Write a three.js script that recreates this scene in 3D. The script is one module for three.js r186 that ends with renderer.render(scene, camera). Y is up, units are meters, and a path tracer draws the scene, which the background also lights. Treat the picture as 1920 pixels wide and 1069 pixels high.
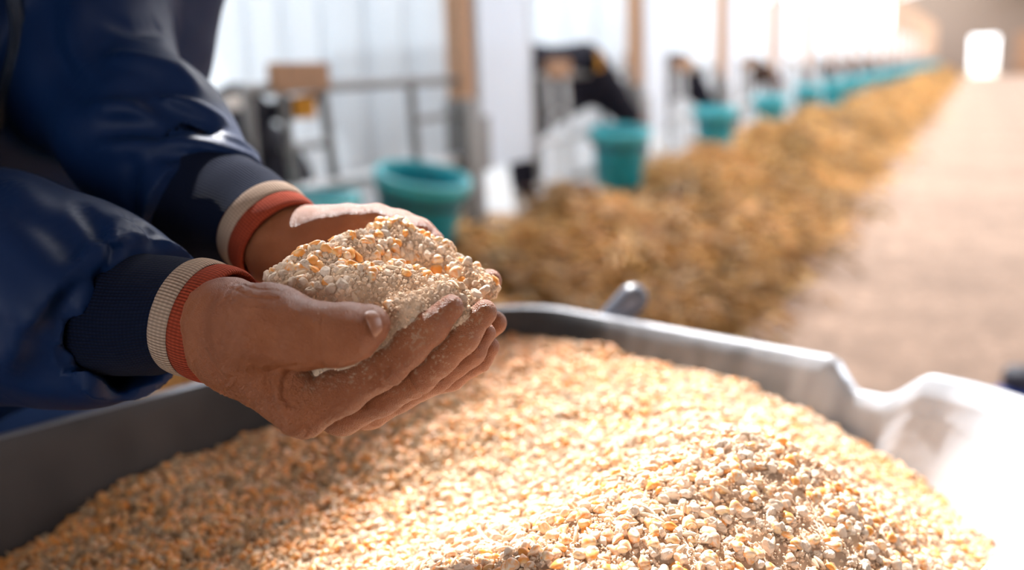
import * as THREE from 'three';
import { mergeGeometries } from 'three/addons/utils/BufferGeometryUtils.js';
import { RoundedBoxGeometry } from 'three/addons/geometries/RoundedBoxGeometry.js';

// ---------------------------------------------------------------- camera, sky, sun, exposure
const scene = new THREE.Scene();
const F = 1867, W = 1920, H = 1069;
const camera = new THREE.PerspectiveCamera(THREE.MathUtils.radToDeg(2 * Math.atan(H / 2 / F)), W / H, 0.05, 200);
camera.rotation.order = 'YXZ';
camera.position.set(0, 1.0, 0);
camera.rotation.set(THREE.MathUtils.degToRad(-12.1), THREE.MathUtils.degToRad(24.9), THREE.MathUtils.degToRad(-2));
camera.focus = 0.565;
camera.userData.fStop = 3.0;
camera.updateMatrixWorld(true);
scene.add(camera);

const renderer = new THREE.WebGLRenderer({ antialias: true });
renderer.toneMapping = THREE.LinearToneMapping;
renderer.toneMappingExposure = 1.22;
renderer.shadowMap.enabled = true;

const skyTex = (() => {                                    // bright, thinly overcast day: even from all sides, paler towards the horizon
  const w = 128, h = 64, d = new Float32Array(w * h * 4);
  for (let j = 0; j < h; j++) for (let i = 0; i < w; i++) {
    const e = ((j + 0.5) / h - 0.5) * Math.PI, s = Math.max(0, Math.sin(e)), k = (j * w + i) * 4;
    const b = 1.0 - 0.18 * s;
    if (e < 0) { d[k] = 0.55; d[k + 1] = 0.53; d[k + 2] = 0.5; } else { d[k] = b * (1.0 - 0.14 * s); d[k + 1] = b * (1.02 - 0.06 * s); d[k + 2] = b * 1.07; }
    d[k + 3] = 1;
  }
  const t = new THREE.DataTexture(d, w, h, THREE.RGBAFormat, THREE.FloatType);
  t.mapping = THREE.EquirectangularReflectionMapping; t.magFilter = THREE.LinearFilter; t.needsUpdate = true;
  return t;
})();
scene.background = skyTex; scene.environment = skyTex;
scene.backgroundIntensity = 4.2; scene.environmentIntensity = 4.2;

const SUN_DIR = new THREE.Vector3(-0.52, 1.0, -0.70).normalize();
const sun = new THREE.DirectionalLight(new THREE.Color(1.0, 0.98, 0.965), 14.0);
sun.position.copy(SUN_DIR).multiplyScalar(20); sun.target.position.set(0, 0, 0);
sun.castShadow = true; sun.shadow.radius = 3; sun.shadow.mapSize.set(4096, 4096);
Object.assign(sun.shadow.camera, { left: -25, right: 25, top: 45, bottom: -45, near: 1, far: 80 });
scene.add(sun, sun.target);

// ---------------------------------------------------------------- helpers
let seed = 7;
const rnd = () => { seed = (seed + 0x6d2b79f5) | 0; let t = Math.imul(seed ^ (seed >>> 15), 1 | seed); t = (t + Math.imul(t ^ (t >>> 7), 61 | t)) ^ t; return ((t ^ (t >>> 14)) >>> 0) / 4294967296; };
const rr = (a, b) => a + (b - a) * rnd();
const V = (x, y, z) => new THREE.Vector3(x, y, z);
const clamp = (x, a, b) => (x < a ? a : x > b ? b : x), mix = (a, b, t) => a + (b - a) * t;
const sstep = (a, b, x) => { const t = clamp((x - a) / (b - a), 0, 1); return t * t * (3 - 2 * t); };
const CM = camera.matrixWorld.clone();
const P = (px, py, z) => V((px - W / 2) / F * z, (H / 2 - py) / F * z, -z).applyMatrix4(CM);     // a point by where it lies in the photograph and how far off it is
const camDir = (x, y, toward) => V(x, y, toward).transformDirection(CM);                        // right, up, towards the camera
function hash(x, y, z) { let h = Math.imul(x, 374761393) + Math.imul(y, 668265263) + Math.imul(z, 2147483647 ^ 0x5bd1e995); h = Math.imul(h ^ (h >>> 13), 1274126177); return ((h ^ (h >>> 16)) >>> 0) / 4294967296; }
function noise(x, y, z) {
  const i = Math.floor(x), j = Math.floor(y), k = Math.floor(z); let u = x - i, v = y - j, w = z - k;
  u = u * u * (3 - 2 * u); v = v * v * (3 - 2 * v); w = w * w * (3 - 2 * w);
  return mix(mix(mix(hash(i, j, k), hash(i + 1, j, k), u), mix(hash(i, j + 1, k), hash(i + 1, j + 1, k), u), v),
    mix(mix(hash(i, j, k + 1), hash(i + 1, j, k + 1), u), mix(hash(i, j + 1, k + 1), hash(i + 1, j + 1, k + 1), u), v), w) * 2 - 1;
}
const fbm = (x, y, z, n = 3) => { let s = 0, a = 0.5; for (let i = 0; i < n; i++) { s += a * noise(x, y, z); x *= 2.03; y *= 2.03; z *= 2.03; a *= 0.5; } return s; };

const taken = new Map();
const numbered = (n) => { const k = taken.get(n) ?? 0; taken.set(n, k + 1); return k ? n + '_' + String(k).padStart(3, '0') : n; };
const tag = (o, label, category, group, kind) => { if (label) o.userData.label = label; if (category) o.userData.category = category; if (group) o.userData.group = group; if (kind) o.userData.kind = kind; return o; };
function base(name, pos, label, category, group, kind) { const o = new THREE.Group(); o.name = numbered(name); o.position.copy(pos ?? V(0, 0, 0)); scene.add(o); return tag(o, label, category, group, kind); }
function mesh(name, geo, mat, parent) { const m = new THREE.Mesh(geo, mat); m.name = parent ? name : numbered(name); m.castShadow = m.receiveShadow = true; (parent ?? scene).add(m); return m; }
const struct = (name, geo, mat) => { const m = mesh(name, geo, mat); m.userData.kind = 'structure'; return m; };
const box = (w, h, d, x = 0, y = 0, z = 0) => new THREE.BoxGeometry(w, h, d).translate(x, y, z);
const rbox = (w, h, d, x = 0, y = 0, z = 0, r = 0.004) => new RoundedBoxGeometry(w, h, d, 2, r).translate(x, y, z);
function rod(a, b, r, r2 = r, seg = 12) {
  const d = b.clone().sub(a), g = new THREE.CylinderGeometry(r2, r, d.length(), seg);
  return g.applyQuaternion(new THREE.Quaternion().setFromUnitVectors(V(0, 1, 0), d.clone().normalize())).translate((a.x + b.x) / 2, (a.y + b.y) / 2, (a.z + b.z) / 2);
}
const std = (o) => new THREE.MeshStandardMaterial(o), phy = (o) => new THREE.MeshPhysicalMaterial(o);
const lin = (r, g, b) => new THREE.Color().setRGB(r, g, b);
function dataTex(n, m, fn, srgb, rx = 1, ry = 1) {
  const d = new Uint8Array(n * m * 4);
  for (let j = 0; j < m; j++) for (let i = 0; i < n; i++) { const c = fn(i / n, j / m, i, j), k = (j * n + i) * 4; d[k] = c[0] * 255; d[k + 1] = c[1] * 255; d[k + 2] = c[2] * 255; d[k + 3] = 255; }
  const t = new THREE.DataTexture(d, n, m); t.wrapS = t.wrapT = THREE.RepeatWrapping; t.magFilter = THREE.LinearFilter; t.minFilter = THREE.LinearMipmapLinearFilter; t.generateMipmaps = true;
  if (srgb) t.colorSpace = THREE.SRGBColorSpace; t.repeat.set(rx, ry); t.needsUpdate = true; return t;
}
// noise that repeats over the unit square
const tnoise = (u, v, n, s) => { const x = u * n, y = v * n, i = Math.floor(x), j = Math.floor(y); let a = x - i, b = y - j; a = a * a * (3 - 2 * a); b = b * b * (3 - 2 * b); const h = (p, q) => hash(((p % n) + n) % n, ((q % n) + n) % n, s); return mix(mix(h(i, j), h(i + 1, j), a), mix(h(i, j + 1), h(i + 1, j + 1), a), b); };
const tfbm = (u, v, n, s, o = 4) => { let r = 0, a = 0.5; for (let i = 0; i < o; i++) { r += a * tnoise(u, v, n << i, s + i); a /= 2; } return r / (1 - Math.pow(0.5, o)); };
function tcells(u, v, n, s) {                                // distances to the nearest two scattered points
  const x = u * n, y = v * n, i = Math.floor(x), j = Math.floor(y); let a = 9, b = 9;
  for (let q = -1; q < 2; q++) for (let p = -1; p < 2; p++) { const ci = i + p, cj = j + q, mi = ((ci % n) + n) % n, mj = ((cj % n) + n) % n, d = Math.hypot(ci + hash(mi, mj, s) - x, cj + hash(mi, mj, s + 9) - y); if (d < a) { b = a; a = d; } else if (d < b) b = d; }
  return [a, b];
}

// ---------------------------------------------------------------- distance fields and their meshes
const cap = (a, r1, b, r2) => ({ ax: a.x, ay: a.y, az: a.z, dx: b.x - a.x, dy: b.y - a.y, dz: b.z - a.z, l: 1 / Math.max(1e-12, a.distanceToSquared(b)), r1, r2 });
function dcap(c, x, y, z) {
  const px = x - c.ax, py = y - c.ay, pz = z - c.az; let t = (px * c.dx + py * c.dy + pz * c.dz) * c.l; t = t < 0 ? 0 : t > 1 ? 1 : t;
  const qx = px - c.dx * t, qy = py - c.dy * t, qz = pz - c.dz * t; return Math.sqrt(qx * qx + qy * qy + qz * qz) - (c.r1 + (c.r2 - c.r1) * t);
}
const smin = (a, b, k) => { const h = k - Math.abs(a - b); return h > 0 ? Math.min(a, b) - h * h / (4 * k) : Math.min(a, b); };
const chain = (...pr) => { const out = []; for (let i = 0; i + 1 < pr.length; i++) out.push(cap(pr[i][0], pr[i][1], pr[i + 1][0], pr[i + 1][1])); return out; };
const dgroup = (g, k, x, y, z) => { let d = 1e9; for (let i = 0; i < g.length; i++) { const e = dcap(g[i], x, y, z); d = k ? smin(d, e, k) : Math.min(d, e); } return d; };
function meshField(f, lo, hi, h, { color, tile = 0.1, slack = 1.35 } = {}) {
  const B = 8, nx = Math.ceil((hi.x - lo.x) / h / B), ny = Math.ceil((hi.y - lo.y) / h / B), nz = Math.ceil((hi.z - lo.z) / h / B), R = B * h * Math.sqrt(3) / 2 * slack + 2 * h;
  const NX = nx * B + 2, NY = ny * B + 2, cell = new Map(), pos = [], quads = [], S = new Float32Array(729);
  const key = (i, j, k) => (k * NY + j) * NX + i;
  const edges = [];
  for (let bz = 0; bz < nz; bz++) for (let by = 0; by < ny; by++) for (let bx = 0; bx < nx; bx++) {
    const ox = lo.x + bx * B * h, oy = lo.y + by * B * h, oz = lo.z + bz * B * h, m = B * h / 2;
    if (Math.abs(f(ox + m, oy + m, oz + m)) > R) continue;
    for (let k = 0, n = 0; k < 9; k++) for (let j = 0; j < 9; j++) for (let i = 0; i < 9; i++, n++) S[n] = f(ox + i * h, oy + j * h, oz + k * h);
    for (let k = 0; k < 8; k++) for (let j = 0; j < 8; j++) for (let i = 0; i < 8; i++) {
      const n = i + 9 * j + 81 * k; let neg = 0;
      const c = [S[n], S[n + 1], S[n + 9], S[n + 10], S[n + 81], S[n + 82], S[n + 90], S[n + 91]];
      for (let q = 0; q < 8; q++) if (c[q] < 0) neg++;
      if (!neg || neg === 8) continue;
      let sx = 0, sy = 0, sz = 0, cnt = 0;
      for (let a = 0; a < 8; a++) for (let ax = 0; ax < 3; ax++) { const b = a | (1 << ax); if (b === a || (c[a] < 0) === (c[b] < 0)) continue; const t = c[a] / (c[a] - c[b]); sx += (a & 1) + (ax === 0 ? t : 0); sy += ((a >> 1) & 1) + (ax === 1 ? t : 0); sz += ((a >> 2) & 1) + (ax === 2 ? t : 0); cnt++; }
      const gi = bx * B + i, gj = by * B + j, gk = bz * B + k, id = pos.length / 3;
      cell.set(key(gi, gj, gk), id); pos.push(ox + (i + sx / cnt) * h, oy + (j + sy / cnt) * h, oz + (k + sz / cnt) * h);
      for (let ax = 0; ax < 3; ax++) if ((c[0] < 0) !== (c[1 << ax] < 0)) edges.push(gi, gj, gk, ax, c[0] < 0 ? 1 : 0);
    }
  }
  const idx = [];
  for (let e = 0; e < edges.length; e += 5) {
    const g = [edges[e], edges[e + 1], edges[e + 2]], ax = edges[e + 3], u = (ax + 1) % 3, v = (ax + 2) % 3;
    const at = (du, dv) => { const q = [...g]; q[u] -= du; q[v] -= dv; return cell.get(key(q[0], q[1], q[2])); };
    const a = at(0, 0), b = at(1, 0), c = at(1, 1), d = at(0, 1);
    if (a === undefined || b === undefined || c === undefined || d === undefined) continue;
    if (edges[e + 4]) idx.push(a, b, c, a, c, d); else idx.push(a, c, b, a, d, c);
  }
  const n = pos.length / 3, nor = new Float32Array(n * 3), e = h * 0.35;
  for (let pass = 0; pass < 2; pass++) for (let i = 0; i < n; i++) {
    let x = pos[3 * i], y = pos[3 * i + 1], z = pos[3 * i + 2];
    const d = f(x, y, z); let gx = f(x + e, y, z) - d, gy = f(x, y + e, z) - d, gz = f(x, y, z + e) - d; const l = Math.hypot(gx, gy, gz) || 1; gx /= l; gy /= l; gz /= l;
    if (!pass) { const s = clamp(d * e / l, -h, h); pos[3 * i] = x - gx * s; pos[3 * i + 1] = y - gy * s; pos[3 * i + 2] = z - gz * s; } else { nor[3 * i] = gx; nor[3 * i + 1] = gy; nor[3 * i + 2] = gz; }
  }
  // texture coordinates in metres / tile, from the face's main direction
  const map = new Map(), op = [], on = [], ou = [], oc = [], oi = [];
  for (let t = 0; t < idx.length; t += 3) {
    let nx_ = 0, ny_ = 0, nz_ = 0; for (let q = 0; q < 3; q++) { const i = idx[t + q]; nx_ += nor[3 * i]; ny_ += nor[3 * i + 1]; nz_ += nor[3 * i + 2]; }
    nx_ = Math.abs(nx_); ny_ = Math.abs(ny_); nz_ = Math.abs(nz_); const ax = nx_ > ny_ && nx_ > nz_ ? 0 : ny_ > nz_ ? 1 : 2;
    for (let q = 0; q < 3; q++) {
      const i = idx[t + q], kk = i * 3 + ax; let o = map.get(kk);
      if (o === undefined) {
        o = op.length / 3; map.set(kk, o); const x = pos[3 * i], y = pos[3 * i + 1], z = pos[3 * i + 2];
        op.push(x, y, z); on.push(nor[3 * i], nor[3 * i + 1], nor[3 * i + 2]); ou.push((ax === 0 ? z : x) / tile, (ax === 1 ? z : y) / tile);
        if (color) { const c = color(x, y, z, nor[3 * i], nor[3 * i + 1], nor[3 * i + 2]); oc.push(c[0], c[1], c[2]); }
      }
      oi.push(o);
    }
  }
  const g = new THREE.BufferGeometry();
  g.setAttribute('position', new THREE.Float32BufferAttribute(op, 3)); g.setAttribute('normal', new THREE.Float32BufferAttribute(on, 3)); g.setAttribute('uv', new THREE.Float32BufferAttribute(ou, 2));
  if (color) g.setAttribute('color', new THREE.Float32BufferAttribute(oc, 3));
  g.setIndex(oi); return g;
}
function sweep(list, radial = 48, ref = V(0, 1, 0), uTile = 1, vTile = 1) {   // rings {p, r, t}: a tube whose radius changes along it
  const pos = [], uv = [], idx = []; let run = 0;
  list.forEach((q, i) => {
    const t = q.t ?? list[Math.min(i + 1, list.length - 1)].p.clone().sub(list[Math.max(i - 1, 0)].p).normalize();
    const a = ref.clone().addScaledVector(t, -ref.dot(t)).normalize(), b = t.clone().cross(a);
    if (i) run += list[i - 1].p.distanceTo(q.p) + Math.abs(list[i - 1].r - q.r) * 0.5;
    for (let j = 0; j <= radial; j++) { const s = j / radial * Math.PI * 2, r = q.r * (1 + (q.w ? q.w(s) : 0)), p = q.p.clone().addScaledVector(a, Math.cos(s) * r).addScaledVector(b, Math.sin(s) * r); pos.push(p.x, p.y, p.z); uv.push(j / radial * uTile, run / vTile); }
  });
  const n = radial + 1;
  for (let i = 0; i + 1 < list.length; i++) for (let j = 0; j < radial; j++) { const a = i * n + j, b = a + 1, c = a + n, d = c + 1; idx.push(a, b, c, b, d, c); }
  const g = new THREE.BufferGeometry(); g.setAttribute('position', new THREE.Float32BufferAttribute(pos, 3)); g.setAttribute('uv', new THREE.Float32BufferAttribute(uv, 2)); g.setIndex(idx); g.computeVertexNormals(); return g;
}
const local = (g, at) => g.translate(-at.x, -at.y, -at.z);
const painted = (g, r, gg, b) => { const n = g.attributes.position.count, c = new Float32Array(n * 3); for (let i = 0; i < n; i++) c.set([r, gg, b], 3 * i); g.setAttribute('color', new THREE.BufferAttribute(c, 3)); return g; };

// ---------------------------------------------------------------- materials
const cloud = dataTex(256, 256, (u, v) => { const a = tfbm(u, v, 4, 3, 6); return [a, a, a]; }, false);
const woodTex = dataTex(256, 256, (u, v) => { const g = tfbm(u, v, 2, 5, 3), s = 0.5 + 0.5 * Math.sin((u * 14 + g * 3) * 6.283), f = tnoise(u, v * 0.02, 128, 3); const k = 0.62 + 0.22 * s + 0.2 * f; return [0.84 * k, 0.70 * k, 0.58 * k]; }, true);
const dirtTex = dataTex(512, 512, (u, v) => { const a = tfbm(u, v, 4, 11, 6), b = tfbm(u, v, 16, 31, 4), c = Math.pow(tnoise(u, v, 90, 5), 5); const k = 0.66 + 0.26 * (a - 0.5) + 0.12 * (b - 0.5) + 0.2 * c; return [k * 0.98, k * 0.865, k * 0.775]; }, true);
const M = {
  post: std({ map: woodTex, roughness: 0.85, color: lin(1.15, 1.08, 1.05) }),
  board: std({ map: woodTex, roughness: 0.8, color: lin(0.85, 0.74, 0.66) }),
  steel: std({ color: lin(0.34, 0.36, 0.38), metalness: 0.6, roughness: 0.45 }),
  rail: std({ color: lin(0.22, 0.22, 0.22), metalness: 0.5, roughness: 0.5 }),
  pale: std({ color: lin(0.62, 0.65, 0.68), metalness: 0.3, roughness: 0.5 }),
  panel: phy({ color: lin(0.80, 0.87, 0.95), roughness: 0.55, transmission: 0.35 }),
  sheet: phy({ color: lin(0.84, 0.90, 0.95), roughness: 0.7, transmission: 0.25 }),
  roofsheet: phy({ color: lin(0.94, 0.92, 0.91), roughness: 0.95, transmission: 0.6 }),
  rooftin: std({ color: lin(0.40, 0.31, 0.26), roughness: 0.8 }),
  clear: phy({ color: lin(1, 1, 1), roughness: 0.0, transmission: 1, ior: 1.3 }),
  beam: std({ color: lin(0.3, 0.22, 0.16), roughness: 0.85 }),
  floor: std({ map: dirtTex, roughness: 0.95, color: lin(0.95, 0.86, 0.81) }),
  earth: std({ color: lin(0.3, 0.28, 0.22), roughness: 1 }),
  gable: std({ color: lin(0.24, 0.185, 0.15), roughness: 0.95 }),
  wall: std({ color: lin(0.5, 0.44, 0.39), roughness: 0.95 }),
  bucket: std({ color: lin(0.003, 0.27, 0.34), roughness: 0.36 }),
  bucketRim: std({ color: lin(0.05, 0.46, 0.53), roughness: 0.3 }),  // bucket turquoise lightened, standing for light caught along the rim
  bracket: std({ color: lin(0.05, 0.045, 0.04), roughness: 0.6 }),
  calf: phy({ vertexColors: true, roughness: 0.8, specularIntensity: 0.25 }),
  eye: std({ color: lin(0.01, 0.008, 0.006), roughness: 0.12 }),
  tagYellow: std({ color: lin(0.85, 0.38, 0.03), roughness: 0.5 }),
  strawBase: std({ color: lin(0.24, 0.12, 0.036), roughness: 1 }),  // darker than the stalks: shade between them is put into the colour
  straw: std({ color: lin(0.84, 0.50, 0.18), roughness: 0.55 }),
};

// ---------------------------------------------------------------- the barn
const BX0 = -3.95, BX1 = 4.6, BZ0 = 5, BZ1 = -56, EAVE = 3.9, RIDGE = 5.0, RX = 0.45;
{
  const g = box(BX1 - BX0 + 0.6, 0.3, BZ0 - BZ1 + 0.6, (BX0 + BX1) / 2, -0.15, (BZ0 + BZ1) / 2);
  const p = g.attributes.position, uv = g.attributes.uv; for (let i = 0; i < p.count; i++) uv.setXY(i, p.getX(i) / 2.4, p.getZ(i) / 2.4);
  struct('floor', g, M.floor);
  struct('ground', box(160, 0.2, 200, 0, -0.42, -20), M.earth);
}
function ribbed(len, h, pitch, depth, t = 0.004) {           // a ribbed sheet standing in the plane x = 0, its ribs upright
  const prof = []; const n = Math.round(len / pitch);
  for (let i = 0; i < n; i++) { const s = i * pitch; prof.push([s, 0], [s + pitch * 0.5, 0], [s + pitch * 0.6, depth], [s + pitch * 0.9, depth]); } prof.push([len, 0]);
  const pos = [], idx = []; prof.forEach(([s, x]) => pos.push(x, 0, -s, x, h, -s));
  for (let i = 0; i + 1 < prof.length; i++) idx.push(2 * i, 2 * i + 2, 2 * i + 1, 2 * i + 1, 2 * i + 2, 2 * i + 3);
  const g = new THREE.BufferGeometry(); g.setAttribute('position', new THREE.Float32BufferAttribute(pos, 3)); g.setIndex(idx); const f = g.toNonIndexed(); f.computeVertexNormals(); return f;
}
{
  // pen-side wall: upright ribbed sheets, open above them to the eaves
  const wall = base('wall_left', V(BX0, 0, BZ0)); wall.userData.kind = 'structure';
  const sg = ribbed(1.1, 2.15, 0.22, 0.035), n = Math.ceil((BZ0 - BZ1) / 1.1);
  for (let i = 0; i < n; i++) { const m = mesh(i ? 'sheet_' + String(i).padStart(3, '0') : 'sheet', sg, M.sheet, wall); m.position.set(0, 0.02, -i * 1.1); }
  const L = BZ0 - BZ1;
  mesh('rail', rbox(0.06, 0.08, L, -0.05, 2.13, -L / 2, 0.01), M.pale, wall); mesh('rail_001', rbox(0.06, 0.08, L, -0.05, 0.35, -L / 2, 0.01), M.pale, wall);
  mesh('eave_beam', rbox(0.14, 0.22, L, -0.02, EAVE - 0.1, -L / 2, 0.01), M.pale, wall);
  for (let i = 0; i <= 14; i++) mesh('wall_post' + (i ? '_' + String(i).padStart(3, '0') : ''), rbox(0.12, EAVE, 0.12, -0.11, EAVE / 2, -i * 4.36, 0.01), M.pale, wall);
  mesh('added_boarding', box(0.06, EAVE - 2.3, 5.2, -0.06, (EAVE + 2.1) / 2, -2.6), M.wall, wall);  // unseen boards added above the near sheets to cut the light
  // far side of the aisle: low wall, posts, open above
  const right = base('wall_right', V(BX1, 0, BZ0)); right.userData.kind = 'structure';
  mesh('added_boarding', box(0.2, 3.7, 9.5, 0.1, 1.85, -4.75), M.wall, right); mesh('low_wall', box(0.2, 1.2, L - 9.5, 0.1, 0.6, -9.5 - (L - 9.5) / 2), M.wall, right); mesh('eave_beam', rbox(0.14, 0.22, L, 0.1, EAVE - 0.1, -L / 2, 0.01), M.beam, right);  // unseen near boards added to block fill; the rest kept low to admit light
  for (let i = 0; i <= 14; i++) mesh('wall_post' + (i ? '_' + String(i).padStart(3, '0') : ''), rbox(0.14, EAVE, 0.14, 0.08, EAVE / 2, -i * 4.36, 0.01), M.beam, right);
  // gable walls with their doorways
  const gable = (name, z, x0, x1, h) => {
    const s = new THREE.Shape([new THREE.Vector2(BX0, 0), new THREE.Vector2(BX1, 0), new THREE.Vector2(BX1, EAVE), new THREE.Vector2(RX, RIDGE), new THREE.Vector2(BX0, EAVE)]);
    s.holes.push(new THREE.Path([new THREE.Vector2(x0, 0.01), new THREE.Vector2(x0, h), new THREE.Vector2(x1, h), new THREE.Vector2(x1, 0.01)]));
    struct(name, new THREE.ExtrudeGeometry(s, { depth: 0.18, bevelEnabled: false }).translate(0, 0, z), M.gable);
  };
  gable('wall_back', BZ1 - 0.18, -0.3, 0.9, 1.9); gable('wall_front', BZ0, -1.2, 2.8, 2.7);  // front doorway, out of view, is opened wide to add fill light
  const door = base('door_1', V(1.7, 0, BZ1 + 0.05)); door.userData.kind = 'structure';
  for (let i = 0; i < 6; i++) mesh(i ? 'plank_00' + i : 'plank', rbox(0.19, 2.05, 0.04, 0.15 + i * 0.2, 1.04, 0, 0.005), M.board, door);
  mesh('door_rail', rbox(1.18, 0.12, 0.03, 0.65, 1.8, 0.035, 0.005), M.board, door);
  // roof: sheets on rafters; the pale side lets daylight through; unseen near rows, tin but for a clear rooflight, are set to shape the light
  const roof = base('roof', V(0, 0, 0)); roof.userData.kind = 'structure';
  const slope = (x0, y0, x1, y1, z, w, mat, k) => { const g = new THREE.BufferGeometry(); g.setAttribute('position', new THREE.Float32BufferAttribute([x0, y0, z, x1, y1, z, x1, y1, z - w, x0, y0, z - w], 3)); g.setIndex([0, 1, 2, 0, 2, 3]); g.computeVertexNormals(); mesh(k ? 'sheet_' + String(k).padStart(3, '0') : 'sheet', g, mat, roof); };
  let k = 0; const yAt = (x) => mix(EAVE, RIDGE, (x - BX0) / (RX - BX0));
  for (let i = 0; i < n; i++) {
    const z = BZ0 - 0.21 - i * 1.1, clear = z < -2 && z > -2.96, xe = -2.32;
    slope(BX0 - 0.5, yAt(BX0 - 0.5), xe, yAt(xe), z, 1.095, z > -3.5 ? M.rooftin : M.roofsheet, k++); slope(xe, yAt(xe), -1.3, yAt(-1.3), z, 1.095, clear ? M.clear : z > -3.5 ? M.rooftin : M.roofsheet, k++); slope(-1.3, yAt(-1.3), RX, RIDGE, z, 1.095, z > -3.5 ? M.rooftin : M.roofsheet, k++);
    slope(RX, RIDGE, BX1 + 0.5, EAVE - 0.12, z, 1.095, M.rooftin, k++);
  }
  for (let i = 0; i <= 13; i++) {
    const z = BZ0 - i * 4.36 - 0.02, nm = (s) => s + (i ? '_' + String(i).padStart(3, '0') : '');
    mesh(nm('rafter'), mergeGeometries([rod(V(BX0, EAVE - 0.1, z), V(RX, RIDGE - 0.1, z), 0.06, 0.06, 6), rod(V(RX, RIDGE - 0.1, z), V(BX1, EAVE - 0.1, z), 0.06, 0.06, 6)]), M.beam, roof);
  }
}

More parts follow.
